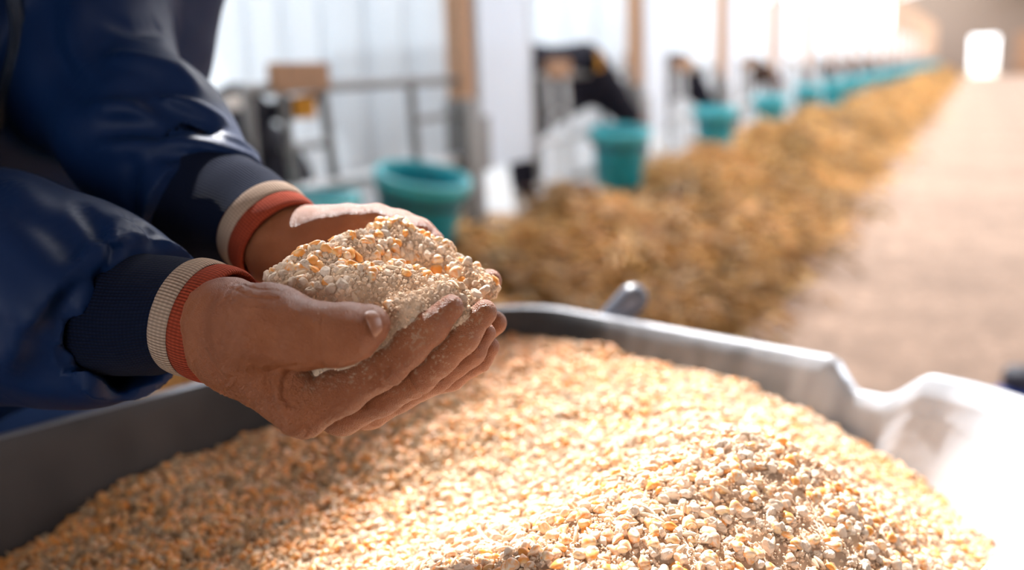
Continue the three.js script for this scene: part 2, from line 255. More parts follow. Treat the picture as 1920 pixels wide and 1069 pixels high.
// ---------------------------------------------------------------- the calf pens along the aisle
const FX = -1.84, PERIOD = 2.24, POST0 = -3.55, NPEN = 23;
const ORD = ['first', 'second', 'third', 'fourth', 'fifth', 'sixth', 'seventh', 'eighth', 'ninth', 'tenth', 'eleventh', 'twelfth', 'thirteenth', 'fourteenth', 'fifteenth', 'sixteenth', 'seventeenth', 'eighteenth', 'nineteenth', 'twentieth', 'twenty-first', 'twenty-second', 'twenty-third'];
{
  const postG = rbox(0.078, 2.5, 0.085, 0, 1.25, 0, 0.006), uprightG = rod(V(0.02, 0, -0.085), V(0.02, 2.3, -0.085), 0.026), plateG = rbox(0.012, 0.22, 0.2, 0.055, 0.72, -0.03, 0.003), shoeG = rbox(0.098, 0.9, 0.098, 0, 0.45, 0, 0.006);
  const proto = new THREE.Group(); mesh('timber', postG, M.post, proto); mesh('steel_upright', uprightG, M.steel, proto); mesh('steel_shoe', shoeG, M.rail, proto); mesh('clamp_plate', plateG, M.rail, proto);
  const panel = new THREE.Group(); mesh('panel_sheet', rbox(0.012, 1.25, 0.64, 0, 0.625, 0, 0.005), M.panel, panel); mesh('edge_strip', rbox(0.022, 1.27, 0.022, 0, 0.625, -0.325, 0.004), M.pale, panel); mesh('edge_strip', rbox(0.022, 1.27, 0.022, 0, 0.625, 0.325, 0.004), M.pale, panel);
  const makeGate = (barMat) => { const gate = new THREE.Group(), len = 1.42;                 // origin at the end that meets the panel, running to -z
  const R = (y, r = 0.017, m = M.rail, z0 = 0, z1 = -len, n = 'rail') => mesh(n, rod(V(0, y, z0), V(0, y, z1), r), m, gate);
  R(0.975); R(0.67, 0.02, M.pale); R(0.47, 0.022, M.pale);
  for (const [z0, z1, m] of [[-0.02, -0.02, M.rail], [-0.17, -0.23, barMat], [-0.37, -0.44, barMat], [-0.92, -0.95, M.rail], [-1.38, -1.38, M.rail]]) mesh('bar', rod(V(0, 0.985, z0), V(0, 0.46, z1), 0.016), m, gate);
  R(0.80, 0.012, M.rail, -0.16, -0.40, 'cross_bar'); R(0.84, 0.012, M.rail, -0.93, -1.38, 'cross_bar');
  mesh('head_board', rbox(0.03, 0.085, 0.27, 0.02, 1.005, -0.24, 0.005), M.board, gate); return gate; };
  const gate = makeGate(M.pale), gateDark = makeGate(M.rail);
  const rimR = 0.155, bodyG = new THREE.LatheGeometry([[0, -0.03], [0.114, -0.03], [0.120, -0.024], [0.142, 0.25], [0.1385, 0.25], [0.117, -0.018], [0, -0.02]].map((q) => new THREE.Vector2(...q)), 40), rimG = new THREE.LatheGeometry([[0.138, 0.225], [0.147, 0.222], [0.157, 0.224], [rimR + 0.006, 0.238], [rimR + 0.006, 0.258], [0.156, 0.266], [0.145, 0.268], [0.137, 0.262], [0.138, 0.225]].map((q) => new THREE.Vector2(...q)), 40);
  const bucket = new THREE.Group(); mesh('bucket_body', bodyG, M.bucket, bucket); mesh('bucket_rim', rimG, M.bucketRim, bucket); mesh('holder_ring', new THREE.TorusGeometry(0.141, 0.008, 8, 32).rotateX(Math.PI / 2).translate(0, 0.19, 0), M.bracket, bucket); mesh('holder_arm', rod(V(-0.138, 0.19, 0), V(-0.172, 0.19, 0), 0.01), M.bracket, bucket); mesh('prop', rod(V(0.02, -0.16, -0.02), V(0.0, -0.025, 0), 0.02), M.bracket, bucket);
  const put = (p, name, x, y, z, label, cat, group) => { const o = p.clone(); o.name = numbered(name); o.position.set(x, y, z); scene.add(o); return tag(o, label, cat, group); };
  const dg = new THREE.Group(), dsg = ribbed(1.0, 1.55, 0.2, 0.035).rotateY(Math.PI / 2); for (let k = 0; k < 2; k++) mesh('sheet', dsg, M.sheet, dg).position.set(-k, 0.12, 0);
  mesh('top_rail', rod(V(0.02, 1.68, 0), V(-2, 1.68, 0), 0.018), M.pale, dg); mesh('foot_rail', rod(V(0.02, 0.12, 0), V(-2, 0.12, 0), 0.018), M.pale, dg);
  const where = (i) => (i < 6 ? ORD[i] + ' pen from the feed cart' : ORD[i] + ' pen along the aisle, far off');
  for (let i = -1; i < NPEN; i++) {
    const z = POST0 - PERIOD * i, j = i + 1;
    put(proto, 'pen_post', FX, 0, z, i === 0 ? 'brown timber post with steel upright beside the large turquoise bucket' : i < 0 ? 'brown timber post at the hidden start of the first pen' : `brown timber post with steel upright closing the ${where(Math.min(i, 22))}`, 'post', 'posts of the calf pens');
    put(panel, 'divider_panel', FX - 0.02, 0.6, z - 0.08 - 0.325, i === 0 ? 'tall milky white panel between the near post and the second opening' : i < 0 ? 'milky white panel at the hidden start of the pens' : `tall milky white panel in front of the ${where(Math.min(j, 22))}`, 'panel', 'white panels of the pen fronts');
    put(dg, 'pen_divider', FX - 0.06, 0, z, i < 0 ? 'white ribbed sheet partition at the hidden start of the pens' : `white ribbed sheet partition behind the post of the ${where(Math.min(i, 22))}`, 'partition', 'ribbed partitions between the pens');
    if (j < NPEN) {
      const g = put(i < 0 ? gateDark : gate, 'pen_gate', FX, 0, z - 0.745 + (i < 0 ? 0.32 : 0), j === 0 ? 'grey bar gate with a brown board above the calf with orange tag' : `grey bar gate with brown board, front of the ${where(j)}`, 'gate', 'bar gates of the calf pens'); if (i < 0) { g.position.z = -2.24; }
      put(bucket, 'feed_bucket', FX + 0.17, 0.43 + (j > 3 ? 0.04 : 0), z - PERIOD + 0.72 + 0.1 * Math.min(j, 4), j === 0 ? 'large turquoise bucket just behind the heaped hands, beside the near post' : j === 1 ? 'turquoise bucket hung before the black calf that lowers its head' : `turquoise bucket hung on the front of the ${where(j)}`, 'bucket', 'turquoise feed buckets on the pens').rotation.set(0.09 + 0.05 * noise(j * 3.7, 1, 1), 0, j === 0 ? -0.24 : -0.07 + 0.06 * noise(j * 2.3, 5, 1));
    }
  }
  put(bucket, 'feed_bucket', FX + 0.17, 0.42, -2.245, 'turquoise bucket partly hidden behind the far sleeve cuff', 'bucket', 'turquoise feed buckets on the pens');
}
function makeCalf(name, headUp, opt = {}) {                   // stands at the origin, facing +x
  const poll = headUp ? V(0.62, 1.16, 0) : V(0.70, 0.98, 0), muzzle = headUp ? V(0.92, 0.98, 0) : V(0.98, 0.66, 0), dir = muzzle.clone().sub(poll).normalize();
  const g = [cap(V(-0.42, 0.86, 0), 0.21, V(0, 0.82, 0), 0.235), cap(V(0, 0.82, 0), 0.235, V(0.34, 0.84, 0), 0.215), cap(V(-0.5, 0.93, 0), 0.14, V(0.36, 0.97, 0), 0.1), cap(V(0.4, 0.92, 0), 0.16, poll, 0.105), cap(V(0.44, 0.78, 0), 0.13, poll.clone().lerp(muzzle, 0.3), 0.08)];
  const head = [cap(poll, 0.1, poll.clone().lerp(muzzle, 0.5), 0.088), cap(poll.clone().lerp(muzzle, 0.5), 0.08, muzzle, 0.06)];
  const legs = [];
  for (const s of [-1, 1]) {
    legs.push(...chain([V(0.36, 0.7, s * 0.12), 0.09], [V(0.38, 0.42, s * 0.12), 0.05], [V(0.37, 0.12, s * 0.12), 0.032], [V(0.39, 0.02, s * 0.12), 0.042]));
    legs.push(...chain([V(-0.46, 0.78, s * 0.12), 0.13], [V(-0.36, 0.58, s * 0.13), 0.085], [V(-0.55, 0.40, s * 0.12), 0.044], [V(-0.51, 0.12, s * 0.12), 0.034], [V(-0.48, 0.02, s * 0.12), 0.042]));
  }
  const ears = []; for (const s of [-1, 1]) ears.push(cap(poll.clone().add(V(0.0, 0.0, s * 0.08)), 0.03, poll.clone().add(V(-0.02, 0.01, s * 0.18)), 0.045), cap(poll.clone().add(V(-0.02, 0.01, s * 0.18)), 0.045, poll.clone().add(V(-0.03, 0.05, s * 0.29)), 0.02));
  const tail = chain([V(-0.64, 0.95, 0), 0.03], [V(-0.7, 0.7, 0), 0.018], [V(-0.68, 0.4, 0), 0.03], [V(-0.67, 0.28, 0), 0.012]);
  const f = (x, y, z) => smin(smin(smin(dgroup(g, 0.1, x, y, z), dgroup(head, 0.03, x, y, z), 0.05), dgroup(legs, 0.04, x, y, z), 0.07), Math.min(dgroup(ears, 0.015, x, y, z * 1), dgroup(tail, 0.02, x, y, z)), 0.02);
  const col = (x, y, z) => {
    const n = fbm(x * 2.3 + (opt.s ?? 0), y * 2.3, z * 2.3 + 4) + 0.12 * fbm(x * 9, y * 9, z * 9);
    let w = sstep(0.02, -0.02, y - 0.34 - 0.15 * n) + sstep(0.2, 0.23, n + (opt.white ?? 0) - (y > 0.9 ? 0.06 : 0));
    const hd = Math.hypot(x - poll.x - dir.x * 0.12, y - poll.y - dir.y * 0.12 - 0.08, z); if (opt.star) w += sstep(0.07, 0.05, hd);
    w = clamp(w, 0, 1); if (Math.hypot(x - muzzle.x, y - muzzle.y, z) < 0.07) return [0.16, 0.1, 0.09]; if (y < 0.06) return [0.04, 0.03, 0.025];
    return opt.brown ? [mix(0.045, 0.7, w), mix(0.022, 0.63, w), mix(0.014, 0.55, w)] : [mix(0.013, 0.72, w), mix(0.012, 0.66, w), mix(0.02, 0.6, w)];
  };
  const o = new THREE.Group(); mesh('body', meshField(f, V(-0.85, -0.03, -0.36), V(1.1, 1.32, 0.36), 0.016, { color: col }), M.calf, o);
  for (const s of [-1, 1]) {
    const e = poll.clone().lerp(muzzle, 0.32).add(V(0.0, 0.035, s * 0.078)); mesh('eye', new THREE.SphereGeometry(0.016, 14, 10).translate(e.x, e.y, e.z), M.eye, o);
    mesh('ear_tag', rbox(0.012, 0.085, 0.085, poll.x + 0.015, poll.y + 0.015, poll.z + s * 0.25, 0.005).rotateY(0), M.tagYellow, o);
  }
  return o;
}
{
  const up = makeCalf('calf', true, { star: true, s: 3, white: -0.45 }), down = makeCalf('calf', false, { s: 8, white: -0.6 }), brown = makeCalf('calf', true, { brown: true, s: 5, white: -0.5 });
  const place = (p, x, z, turn, sc, label) => { const o = p.clone(); o.name = numbered('calf'); o.position.set(x, 0, z); o.rotation.y = turn; o.scale.setScalar(sc); scene.add(o); tag(o, label, 'calf', 'calves in the pens'); };
  { const q = P(446, 214, 2.95), a = -0.95, k = q.y / 1.16; place(up, q.x - Math.cos(a) * 0.62 * k, q.z + Math.sin(a) * 0.62 * k, a, k, 'black calf with orange ear tag looking out behind the far sleeve'); }
  place(down, -2.50, -4.68, 0.60, 1.04, 'black calf with white lower legs lowering its head to the turquoise bucket');
  place(down, -2.58, -6.95, 0.6, 1.0, 'black calf bending towards the third turquoise bucket');
  place(brown, -2.45, -9.75, -0.1, 0.84, 'dark brown calf looking out over the fourth turquoise bucket');
  for (const [i, k] of [[5, 0], [6, 1], [7, 0], [8, 1], [10, 1]]) place(k ? brown : up, -2.5, POST0 - PERIOD * i + 0.5, 0.1, 0.84, (k ? 'dark brown' : 'black') + ` calf standing at the front of the ${ORD[i]} pen along the aisle`);
}
// ---------------------------------------------------------------- straw along the pens
{
  const hAt = (x, z) => { const open = sstep(-1.0, -1.75, z + 0.25 * noise(x * 3, 2, z * 3)); const t = (x + 1.92) / (1.06 + 0.2 * noise(3, 7, z * 1.1)), prof = Math.max(0, Math.sin(clamp(t, 0, 1) * Math.PI) ** 0.75) * (1.1 - 0.45 * t); return 0.44 * open * prof * (0.9 + 0.55 * fbm(x * 2.6, 2, z * 1.5) + 0.5 * fbm(x * 7, 5, z * 5)); };
  const nx = 34, nz = 520, z0 = -0.9, z1 = -54, pos = [], idx = [];
  for (let j = 0; j <= nz; j++) for (let i = 0; i <= nx; i++) { const x = -1.95 + 1.3 * i / nx, z = mix(z0, z1, Math.pow(j / nz, 1.35)); pos.push(x, hAt(x, z) - 0.012, z); }
  for (let j = 0; j < nz; j++) for (let i = 0; i < nx; i++) { const a = j * (nx + 1) + i; idx.push(a, a + 1, a + nx + 1, a + 1, a + nx + 2, a + nx + 1); }
  const g = new THREE.BufferGeometry(); g.setAttribute('position', new THREE.Float32BufferAttribute(pos, 3)); g.setIndex(idx); g.computeVertexNormals();
  const heap = base('straw_bank', V(0, 0, 0), 'long bank of loose golden straw heaped along the pen fronts', 'straw', null, 'stuff');
  mesh('straw_base', g, M.strawBase, heap);
  const s = new THREE.BoxGeometry(1, 0.009, 0.006, 4, 1, 1), sp = s.attributes.position; for (let i = 0; i < sp.count; i++) { const x = sp.getX(i); sp.setY(i, sp.getY(i) + 0.12 * (0.25 - x * x)); } s.computeVertexNormals();
  const N = 60000, im = new THREE.InstancedMesh(s, M.straw, N), m = new THREE.Matrix4(), q = new THREE.Quaternion(), e = new THREE.Euler(), c = new THREE.Color();
  for (let i = 0; i < N; i++) {
    const z = -0.9 - 53 * Math.pow(rnd(), 2.05), spill = rnd(); let x = spill < 0.86 ? rr(-1.9, -0.82) : spill < 0.91 ? -0.88 + 0.55 * rnd() * rnd() * rnd() : rr(-3.7, -1.9), L = rr(0.1, 0.34);
    const y = x > -1.92 && x < -0.8 ? hAt(x, z) + rr(-0.01, 0.035) : rr(0.004, 0.03);
    e.set(rr(-0.5, 0.5), rr(0, 6.28), x > -1.92 && x < -0.8 ? rr(-0.55, 0.55) : rr(-0.06, 0.06)); q.setFromEuler(e);
    m.compose(V(x, y, z), q, V(L, rr(0.8, 1.5), rr(0.9, 2.2))); im.setMatrixAt(i, m);
    const b = rr(0.4, 1.2) * (0.80 + 0.75 * fbm(x * 3.1, 9, z * 2.2)); im.setColorAt(i, c.setRGB(b * rr(0.95, 1.1), b, b * rr(0.75, 1.1)));
  }
  im.name = 'straw'; im.castShadow = im.receiveShadow = true; heap.add(im);
}

// ---------------------------------------------------------------- the feed cart: a grey tub on a steel frame
const C0 = V(-0.555, 0.7, -1.19), TV = V(0.945, 0, 0.327), TU = V(-0.327, 0, 0.945), LV = 0.745, LU = 1.05, RIM = 0.7;
const tubAt = (s, t, y) => V(C0.x + TV.x * s + TU.x * t, y, C0.z + TV.z * s + TU.z * t);
{
  const cart = base('feed_cart', tubAt(LV / 2, LU / 2, 0), 'grey feed cart whose rounded tub with a notched rim is heaped with grain', 'cart');
  const NE = 90, NC = 14;
  const loop = (inset, rad) => {
    const out = [], x0 = inset, x1 = LV - inset, y0 = inset, y1 = LU - inset, big = rad + 0.07, c = [[x0 + rad, y0 + rad, Math.PI, rad], [x1 - big, y0 + big, 1.5 * Math.PI, big], [x1 - rad, y1 - rad, 0, rad], [x0 + rad, y1 - rad, 0.5 * Math.PI, rad]];
    for (let k = 0; k < 4; k++) {
      const [cx, cy, a, ra] = c[k]; for (let i = 0; i <= NC; i++) { const th = a + i / NC * Math.PI / 2; out.push([cx + Math.cos(th) * ra, cy + Math.sin(th) * ra]); }
      const e = out[out.length - 1], n = c[(k + 1) % 4], th = n[2], s = [n[0] + Math.cos(th) * n[3], n[1] + Math.sin(th) * n[3]]; for (let i = 1; i < NE; i++) out.push([mix(e[0], s[0], i / NE), mix(e[1], s[1], i / NE)]);
    }
    return out;
  };
  const prof = [[0.2, -0.325, 0], [0.15, -0.32, 0], [0.12, -0.29, 0], [0.06, -0.15, 0.2], [0.022, -0.06, 0.8], [0.006, -0.034, 1], [-0.006, -0.032, 1], [-0.013, -0.025, 1], [-0.015, -0.014, 1], [-0.011, -0.005, 1], [-0.002, 0, 1], [0.009, -0.001, 1], [0.016, -0.007, 1], [0.021, -0.018, 1], [0.026, -0.035, 0.95], [0.040, -0.07, 0.6], [0.065, -0.13, 0.25], [0.1, -0.22, 0], [0.125, -0.285, 0], [0.155, -0.305, 0], [0.2, -0.31, 0]];
  const strip = (from, to, caps, pale = 0) => {
    const pos = [], col = [], uv = [], idx = []; let n = 0;
    for (let r = from; r <= to; r++) {
      const [inset, dy, w] = prof[r], L = loop(inset, clamp(0.10 - inset * 0.35, 0.03, 0.2)); n = L.length;
      L.forEach(([s, t], i) => {
        const notch = t < 0.2 ? sstep(0.462, 0.492, s) * (1 - sstep(0.515, 0.568, s)) : 0, q = tubAt(s, t, RIM + dy - 0.031 * notch * w);
        pos.push(q.x - cart.position.x, q.y, q.z - cart.position.z); uv.push(i / n * 12, r / 4);
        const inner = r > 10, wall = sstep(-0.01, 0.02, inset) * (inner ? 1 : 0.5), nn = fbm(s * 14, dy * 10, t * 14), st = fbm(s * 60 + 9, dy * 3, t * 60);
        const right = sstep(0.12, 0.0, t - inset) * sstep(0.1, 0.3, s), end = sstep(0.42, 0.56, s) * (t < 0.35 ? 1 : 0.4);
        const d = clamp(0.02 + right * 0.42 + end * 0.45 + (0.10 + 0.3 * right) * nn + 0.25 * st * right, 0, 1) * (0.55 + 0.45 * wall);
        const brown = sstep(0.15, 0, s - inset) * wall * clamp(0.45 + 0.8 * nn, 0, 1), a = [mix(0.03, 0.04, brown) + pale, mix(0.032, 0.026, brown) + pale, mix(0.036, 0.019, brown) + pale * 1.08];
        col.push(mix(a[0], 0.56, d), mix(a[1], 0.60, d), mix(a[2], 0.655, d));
      });
    }
    const rows = to - from + 1;
    for (let r = 0; r + 1 < rows; r++) for (let i = 0; i < n; i++) { const a = r * n + i, b = r * n + (i + 1) % n, c = a + n, d = b + n; idx.push(a, c, b, b, c, d); }
    if (caps) { const k = pos.length / 3, r = caps > 0 ? 0 : rows - 1, q = tubAt(LV / 2, LU / 2, RIM + prof[from + r][1]); pos.push(q.x - cart.position.x, q.y, q.z - cart.position.z); uv.push(0, 0); col.push(0.05, 0.05, 0.05); for (let i = 0; i < n; i++) { const a = r * n + i, b = r * n + (i + 1) % n; idx.push(...(caps < 0 ? [a, k, b] : [a, b, k])); } }
    const g = new THREE.BufferGeometry(); g.setAttribute('position', new THREE.Float32BufferAttribute(pos, 3)); g.setAttribute('uv', new THREE.Float32BufferAttribute(uv, 2)); g.setAttribute('color', new THREE.Float32BufferAttribute(col, 3)); g.setIndex(idx); g.computeVertexNormals(); return g;
  };
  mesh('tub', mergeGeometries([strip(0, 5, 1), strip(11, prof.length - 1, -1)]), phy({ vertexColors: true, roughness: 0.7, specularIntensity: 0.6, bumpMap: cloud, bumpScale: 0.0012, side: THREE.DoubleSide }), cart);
  mesh('rim', strip(5, 11, 0, 0.42), phy({ vertexColors: true, roughness: 0.24, metalness: 0.3, clearcoat: 0.4, clearcoatRoughness: 0.25, bumpMap: cloud, bumpScale: 0.0008, side: THREE.DoubleSide }), cart);  // lip colour raised well above the tub, standing in for reflected sky
  const L = (s, t, y) => tubAt(s, t, y).sub(cart.position);
  const frame = std({ color: lin(0.10, 0.12, 0.15), metalness: 0.4, roughness: 0.45 });
  mesh('frame', mergeGeometries([rod(L(0.16, 0.1, 0.36), L(0.16, 0.95, 0.36), 0.018), rod(L(0.54, 0.1, 0.36), L(0.54, 0.95, 0.36), 0.018), rod(L(0.16, 0.95, 0.36), L(0.54, 0.95, 0.36), 0.018), rod(L(0.16, 0.1, 0.36), L(0.54, 0.1, 0.36), 0.018)]), frame, cart);
  for (const s of [0.16, 0.54]) mesh('leg', rod(L(s, 0.9, 0.36), L(s, 0.94, 0.0), 0.017), frame, cart);
  mesh('axle', rod(L(0.05, 0.22, 0.17), L(0.65, 0.22, 0.17), 0.013), frame, cart);
  for (const s of [0.08, 0.62]) { const w = mesh('wheel', new THREE.TorusGeometry(0.125, 0.042, 14, 36), M.bracket, cart); w.position.copy(L(s, 0.22, 0.167)); w.lookAt(w.position.clone().add(TV)); mesh('hub', new THREE.CylinderGeometry(0.085, 0.085, 0.03, 24).rotateX(Math.PI / 2), frame, w); }
  for (const s of [0.16, 0.54]) mesh('strut', rod(L(s, 0.22, 0.17), L(s, 0.22, 0.37), 0.016), frame, cart);
  const ha = P(1138, 612, 1.27).sub(cart.position), hb = P(1187, 560, 1.25).sub(cart.position);
  mesh('grip', mergeGeometries([rod(ha, hb, 0.019, 0.019, 20), new THREE.SphereGeometry(0.019, 20, 12).translate(hb.x, hb.y, hb.z), rod(ha, L(0.2, 0.03, 0.6), 0.019, 0.019, 20), new THREE.SphereGeometry(0.019, 20, 12).translate(ha.x, ha.y, ha.z)]), std({ color: lin(0.10, 0.11, 0.14), roughness: 0.35 }), cart);
}
{
  const at = P(1915, 768, 2.72); at.y = 0;
  const c = base('canister', at, 'blue plastic canister with a dark cap standing on the floor behind the cart', 'canister');
  mesh('canister_body', new THREE.LatheGeometry([[0, 0], [0.075, 0], [0.085, 0.01], [0.085, 0.07], [0.075, 0.095], [0.05, 0.11], [0.05, 0.12], [0, 0.12]].map((q) => new THREE.Vector2(...q)), 32), std({ color: lin(0.03, 0.10, 0.55), roughness: 0.4 }), c);
  mesh('cap', new THREE.LatheGeometry([[0, 0.115], [0.054, 0.115], [0.054, 0.15], [0.045, 0.165], [0, 0.167]].map((q) => new THREE.Vector2(...q)), 32), std({ color: lin(0.03, 0.035, 0.06), roughness: 0.5 }), c);
}

// ---------------------------------------------------------------- grains
function kernelGeo(seed_, dusty) {                            // a corn kernel: tip at -y, dented crown at +y
  const g = new THREE.SphereGeometry(1, 24, 16), p = g.attributes.position, col = [], dent = 0.12 + 0.22 * hash(seed_, 1, 2), fat = mix(0.85, 1.15, hash(seed_, 3, 4));
  for (let i = 0; i < p.count; i++) {
    let x = p.getX(i), y = p.getY(i), z = p.getZ(i); const r = Math.hypot(x, z), wd = mix(0.42, 1.0, sstep(-1.0, 0.35, y)) * (1 + 0.06 * noise(x * 2 + seed_, y * 2, z * 2));
    const top = sstep(0.55, 1, y); y -= dent * top * (1 - r) * 1.2; const flat = Math.sign(x) * Math.pow(Math.abs(x), 0.85);
    p.setXYZ(i, flat * wd * 0.0041, y * 0.0049, z * wd * 0.0027 * fat);
    const pale = clamp(sstep(0.35, 0.75, y + 0.15 * noise(x * 3, y * 3, z * 3 + seed_)) * (dusty < 0.5 ? 0.6 : 0.85) + sstep(-0.55, -0.9, y) * 0.8, 0, 1);
    let c = [mix(0.80, 0.84, pale), mix(0.305, 0.61, pale), mix(0.045, 0.31, pale)];
    if (dusty) { const k = clamp(0.5 + 1.3 * fbm(x * 2.2 + seed_ * 7, y * 2.2, z * 2.2) + 0.5 * noise(x * 9, y * 9, z * 9 + seed_), 0, 1) * dusty; c = [mix(c[0], 0.76, k), mix(c[1], 0.62, k), mix(c[2], 0.49, k)]; }
    col.push(...c);
  }
  g.setAttribute('color', new THREE.Float32BufferAttribute(col, 3)); g.computeVertexNormals(); return g;
}
function pelletGeo(seed_) {                                   // a broken feed pellet: a blunt lump with flat, crumbly faces
  const g = new THREE.SphereGeometry(1, 20, 14), p = g.attributes.position, pl = [];
  for (let i = 0; i < 9; i++) { const a = i * 2.4 + hash(seed_, i, 1), h = 1 - 2 * (i + 0.5) / 9, r = Math.sqrt(1 - h * h); pl.push([Math.cos(a) * r, h, Math.sin(a) * r, 0.72 + 0.36 * hash(seed_, i, 7)]); }
  for (let i = 0; i < p.count; i++) {
    const x = p.getX(i), y = p.getY(i), z = p.getZ(i); let d = 1.12; for (const q of pl) { const c = x * q[0] + y * q[1] + z * q[2]; if (c > 0.05) d = smin(d, q[3] / c, 0.035); }
    d *= 1 + 0.07 * noise(x * 3.4 + seed_, y * 3.4, z * 3.4);
    p.setXYZ(i, x * d * 0.0029, y * d * 0.0036, z * d * 0.0027);
  }
  g.computeVertexNormals(); return painted(g, 0.68, 0.54, 0.42);
}
function oatGeo(seed_) {
  const g = new THREE.SphereGeometry(1, 8, 10), p = g.attributes.position;
  for (let i = 0; i < p.count; i++) { const y = p.getY(i), w = Math.pow(1 - Math.abs(y) * 0.75, 0.35); p.setXYZ(i, p.getX(i) * 0.00175 * w, y * 0.0054, p.getZ(i) * 0.0014 * w * (p.getX(i) > 0 ? 0.8 : 1) + 0.0005 * y * y * (seed_ % 2 ? 1 : -1)); }
  g.computeVertexNormals(); return painted(g, 0.70, 0.535, 0.375);
}
function crumbGeo(seed_) { const g = new THREE.IcosahedronGeometry(1, 0), p = g.attributes.position; for (let i = 0; i < p.count; i++) { const x = p.getX(i), y = p.getY(i), z = p.getZ(i), k = 1 + 0.4 * noise(x * 2 + seed_, y * 2, z * 2); p.setXYZ(i, x * k * 0.0010, y * k * 0.00075, z * k * 0.0006); } g.computeVertexNormals(); return painted(g, 0.75, 0.56, 0.405); }
const GRAIN = { corn: [0, 1, 2].map((i) => kernelGeo(i, 0.16)), dustyCorn: [3, 4, 5, 6].map((i) => kernelGeo(i, 1)), pellet: [0, 1, 2, 3].map(pelletGeo), oat: [0, 1].map(oatGeo), crumb: [0, 1, 2].map(crumbGeo) };
const grainMat = phy({ vertexColors: true, roughness: 0.85, flatShading: true }), cornMat = phy({ vertexColors: true, roughness: 0.42 }), mealMat = std({ vertexColors: true, roughness: 1 });
function scatter(parent, kind, geos, mat, spots) {             // spots: {p, q, s, c}; one InstancedMesh for each shape
  geos.forEach((g, v) => {
    const mine = spots.filter((_, i) => i % geos.length === v); if (!mine.length) return;
    const im = new THREE.InstancedMesh(g, mat, mine.length), m = new THREE.Matrix4();
    mine.forEach((o, i) => { m.compose(o.p, o.q, V(o.s, o.s, o.s)); im.setMatrixAt(i, m); im.setColorAt(i, o.c); });
    im.name = kind + (v ? '_' + String(v).padStart(3, '0') : ''); im.castShadow = im.receiveShadow = true; parent.add(im);
  });
}
const UPV = V(0, 1, 0);
function lying(n, kind) {                                     // how a grain comes to rest on a slope with normal n
  const q = new THREE.Quaternion().setFromUnitVectors(UPV, n), flat = kind === 'crumb' || rnd() < 0.12 ? rr(0, 3) : rr(1.05, 2.0);
  return q.multiply(new THREE.Quaternion().setFromAxisAngle(UPV, rr(0, 6.283))).multiply(new THREE.Quaternion().setFromAxisAngle(V(1, 0, 0), flat)).multiply(new THREE.Quaternion().setFromAxisAngle(UPV, kind === 'corn' ? (rnd() < 0.65 ? rr(-0.5, 0.5) : rr(0, 6.283)) : rr(0, 6.283)));
}
const tint = (lo, hi, warm = 0) => { const b = rr(lo, hi), w = rr(-warm, warm); return new THREE.Color().setRGB(b * (1 + w), b, b * (1 - w)); };
// the single kernels and pellets that lie nearest, each an object of its own
function single(kind, geos, mat, o, v, label, cat, group) {
  const m = mesh(kind, geos[v % geos.length], mat); m.position.copy(o.p); m.quaternion.copy(o.q); m.scale.setScalar(o.s); return tag(m, label, cat, group);
}

// ---------------------------------------------------------------- the heap of feed in the tub
const PEAK = P(1424, 862, 0.60);
const HEAPS = [[0.61, 0.40, 0.748], [0.60, 0.50, 0.74], [0.60, 0.62, 0.726], [0.17, 0.03, 0.666], [0.38, 0.03, 0.660], [0.47, 0.03, 0.644], [0.56, 0.045, 0.617], [0.68, 0.13, 0.60], [0.70, 0.28, 0.640], [0.70, 0.45, 0.685], [0.03, 0.10, 0.663], [0.03, 0.38, 0.640], [0.035, 0.54, 0.640], [0.05, 0.685, 0.612], [0.06, 0.9, 0.57], [0.3, 0.95, 0.58], [0.6, 0.95, 0.63], [0.70, 0.8, 0.65], [0.35, 0.3, 0.694], [0.5, 0.3, 0.722], [0.47, 0.45, 0.704], [0.40, 0.48, 0.684], [0.29, 0.50, 0.656], [0.5, 0.75, 0.675], [0.3, 0.64, 0.642], [0.2, 0.45, 0.654], [0.62, 0.2, 0.652], [0.25, 0.2, 0.682]];
const heapW = (() => {                                        // smooth surface through those heights
  const n = HEAPS.length, A = HEAPS.map((p, i) => [...HEAPS.map((q) => Math.sqrt((p[0] - q[0]) ** 2 + (p[1] - q[1]) ** 2 + 0.006)), p[2] - 0.66]);
  for (let i = 0; i < n; i++) { let m = i; for (let k = i + 1; k < n; k++) if (Math.abs(A[k][i]) > Math.abs(A[m][i])) m = k; [A[i], A[m]] = [A[m], A[i]]; for (let k = 0; k < n; k++) if (k !== i) { const f = A[k][i] / A[i][i]; for (let c = i; c <= n; c++) A[k][c] -= f * A[i][c]; } }
  return A.map((r, i) => r[n] / r[i]);
})();
function heapY(x, z) {
  const dx = x - C0.x, dz = z - C0.z, s = dx * TV.x + dz * TV.z, t = dx * TU.x + dz * TU.z; let y = 0.66;
  for (let i = 0; i < HEAPS.length; i++) y += heapW[i] * Math.sqrt((s - HEAPS[i][0]) ** 2 + (t - HEAPS[i][1]) ** 2 + 0.006);
  return y + 0.006 * noise(x * 9 + 3, 1.5, z * 9) + 0.005 * noise(x * 21, 4, z * 21) + 0.003 * noise(x * 50, 4, z * 50);
}
const insetAt = (y) => 0.02 + 0.45 * Math.max(0, RIM - 0.02 - y);                                // how far in the wall of the tub stands at height y
function heapAt(u, v) { let i0 = 0.04, q; for (let k = 0; k < 3; k++) { q = tubAt(mix(i0, LV - i0, u), mix(i0, LU - i0, v), 0); i0 = insetAt(heapY(q.x, q.z)); } return q; }
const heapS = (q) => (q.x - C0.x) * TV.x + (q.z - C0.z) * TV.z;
const heapN = (x, z) => { const e = 0.006; return V(heapY(x - e, z) - heapY(x + e, z), 2 * e, heapY(x, z - e) - heapY(x, z + e)).normalize(); };
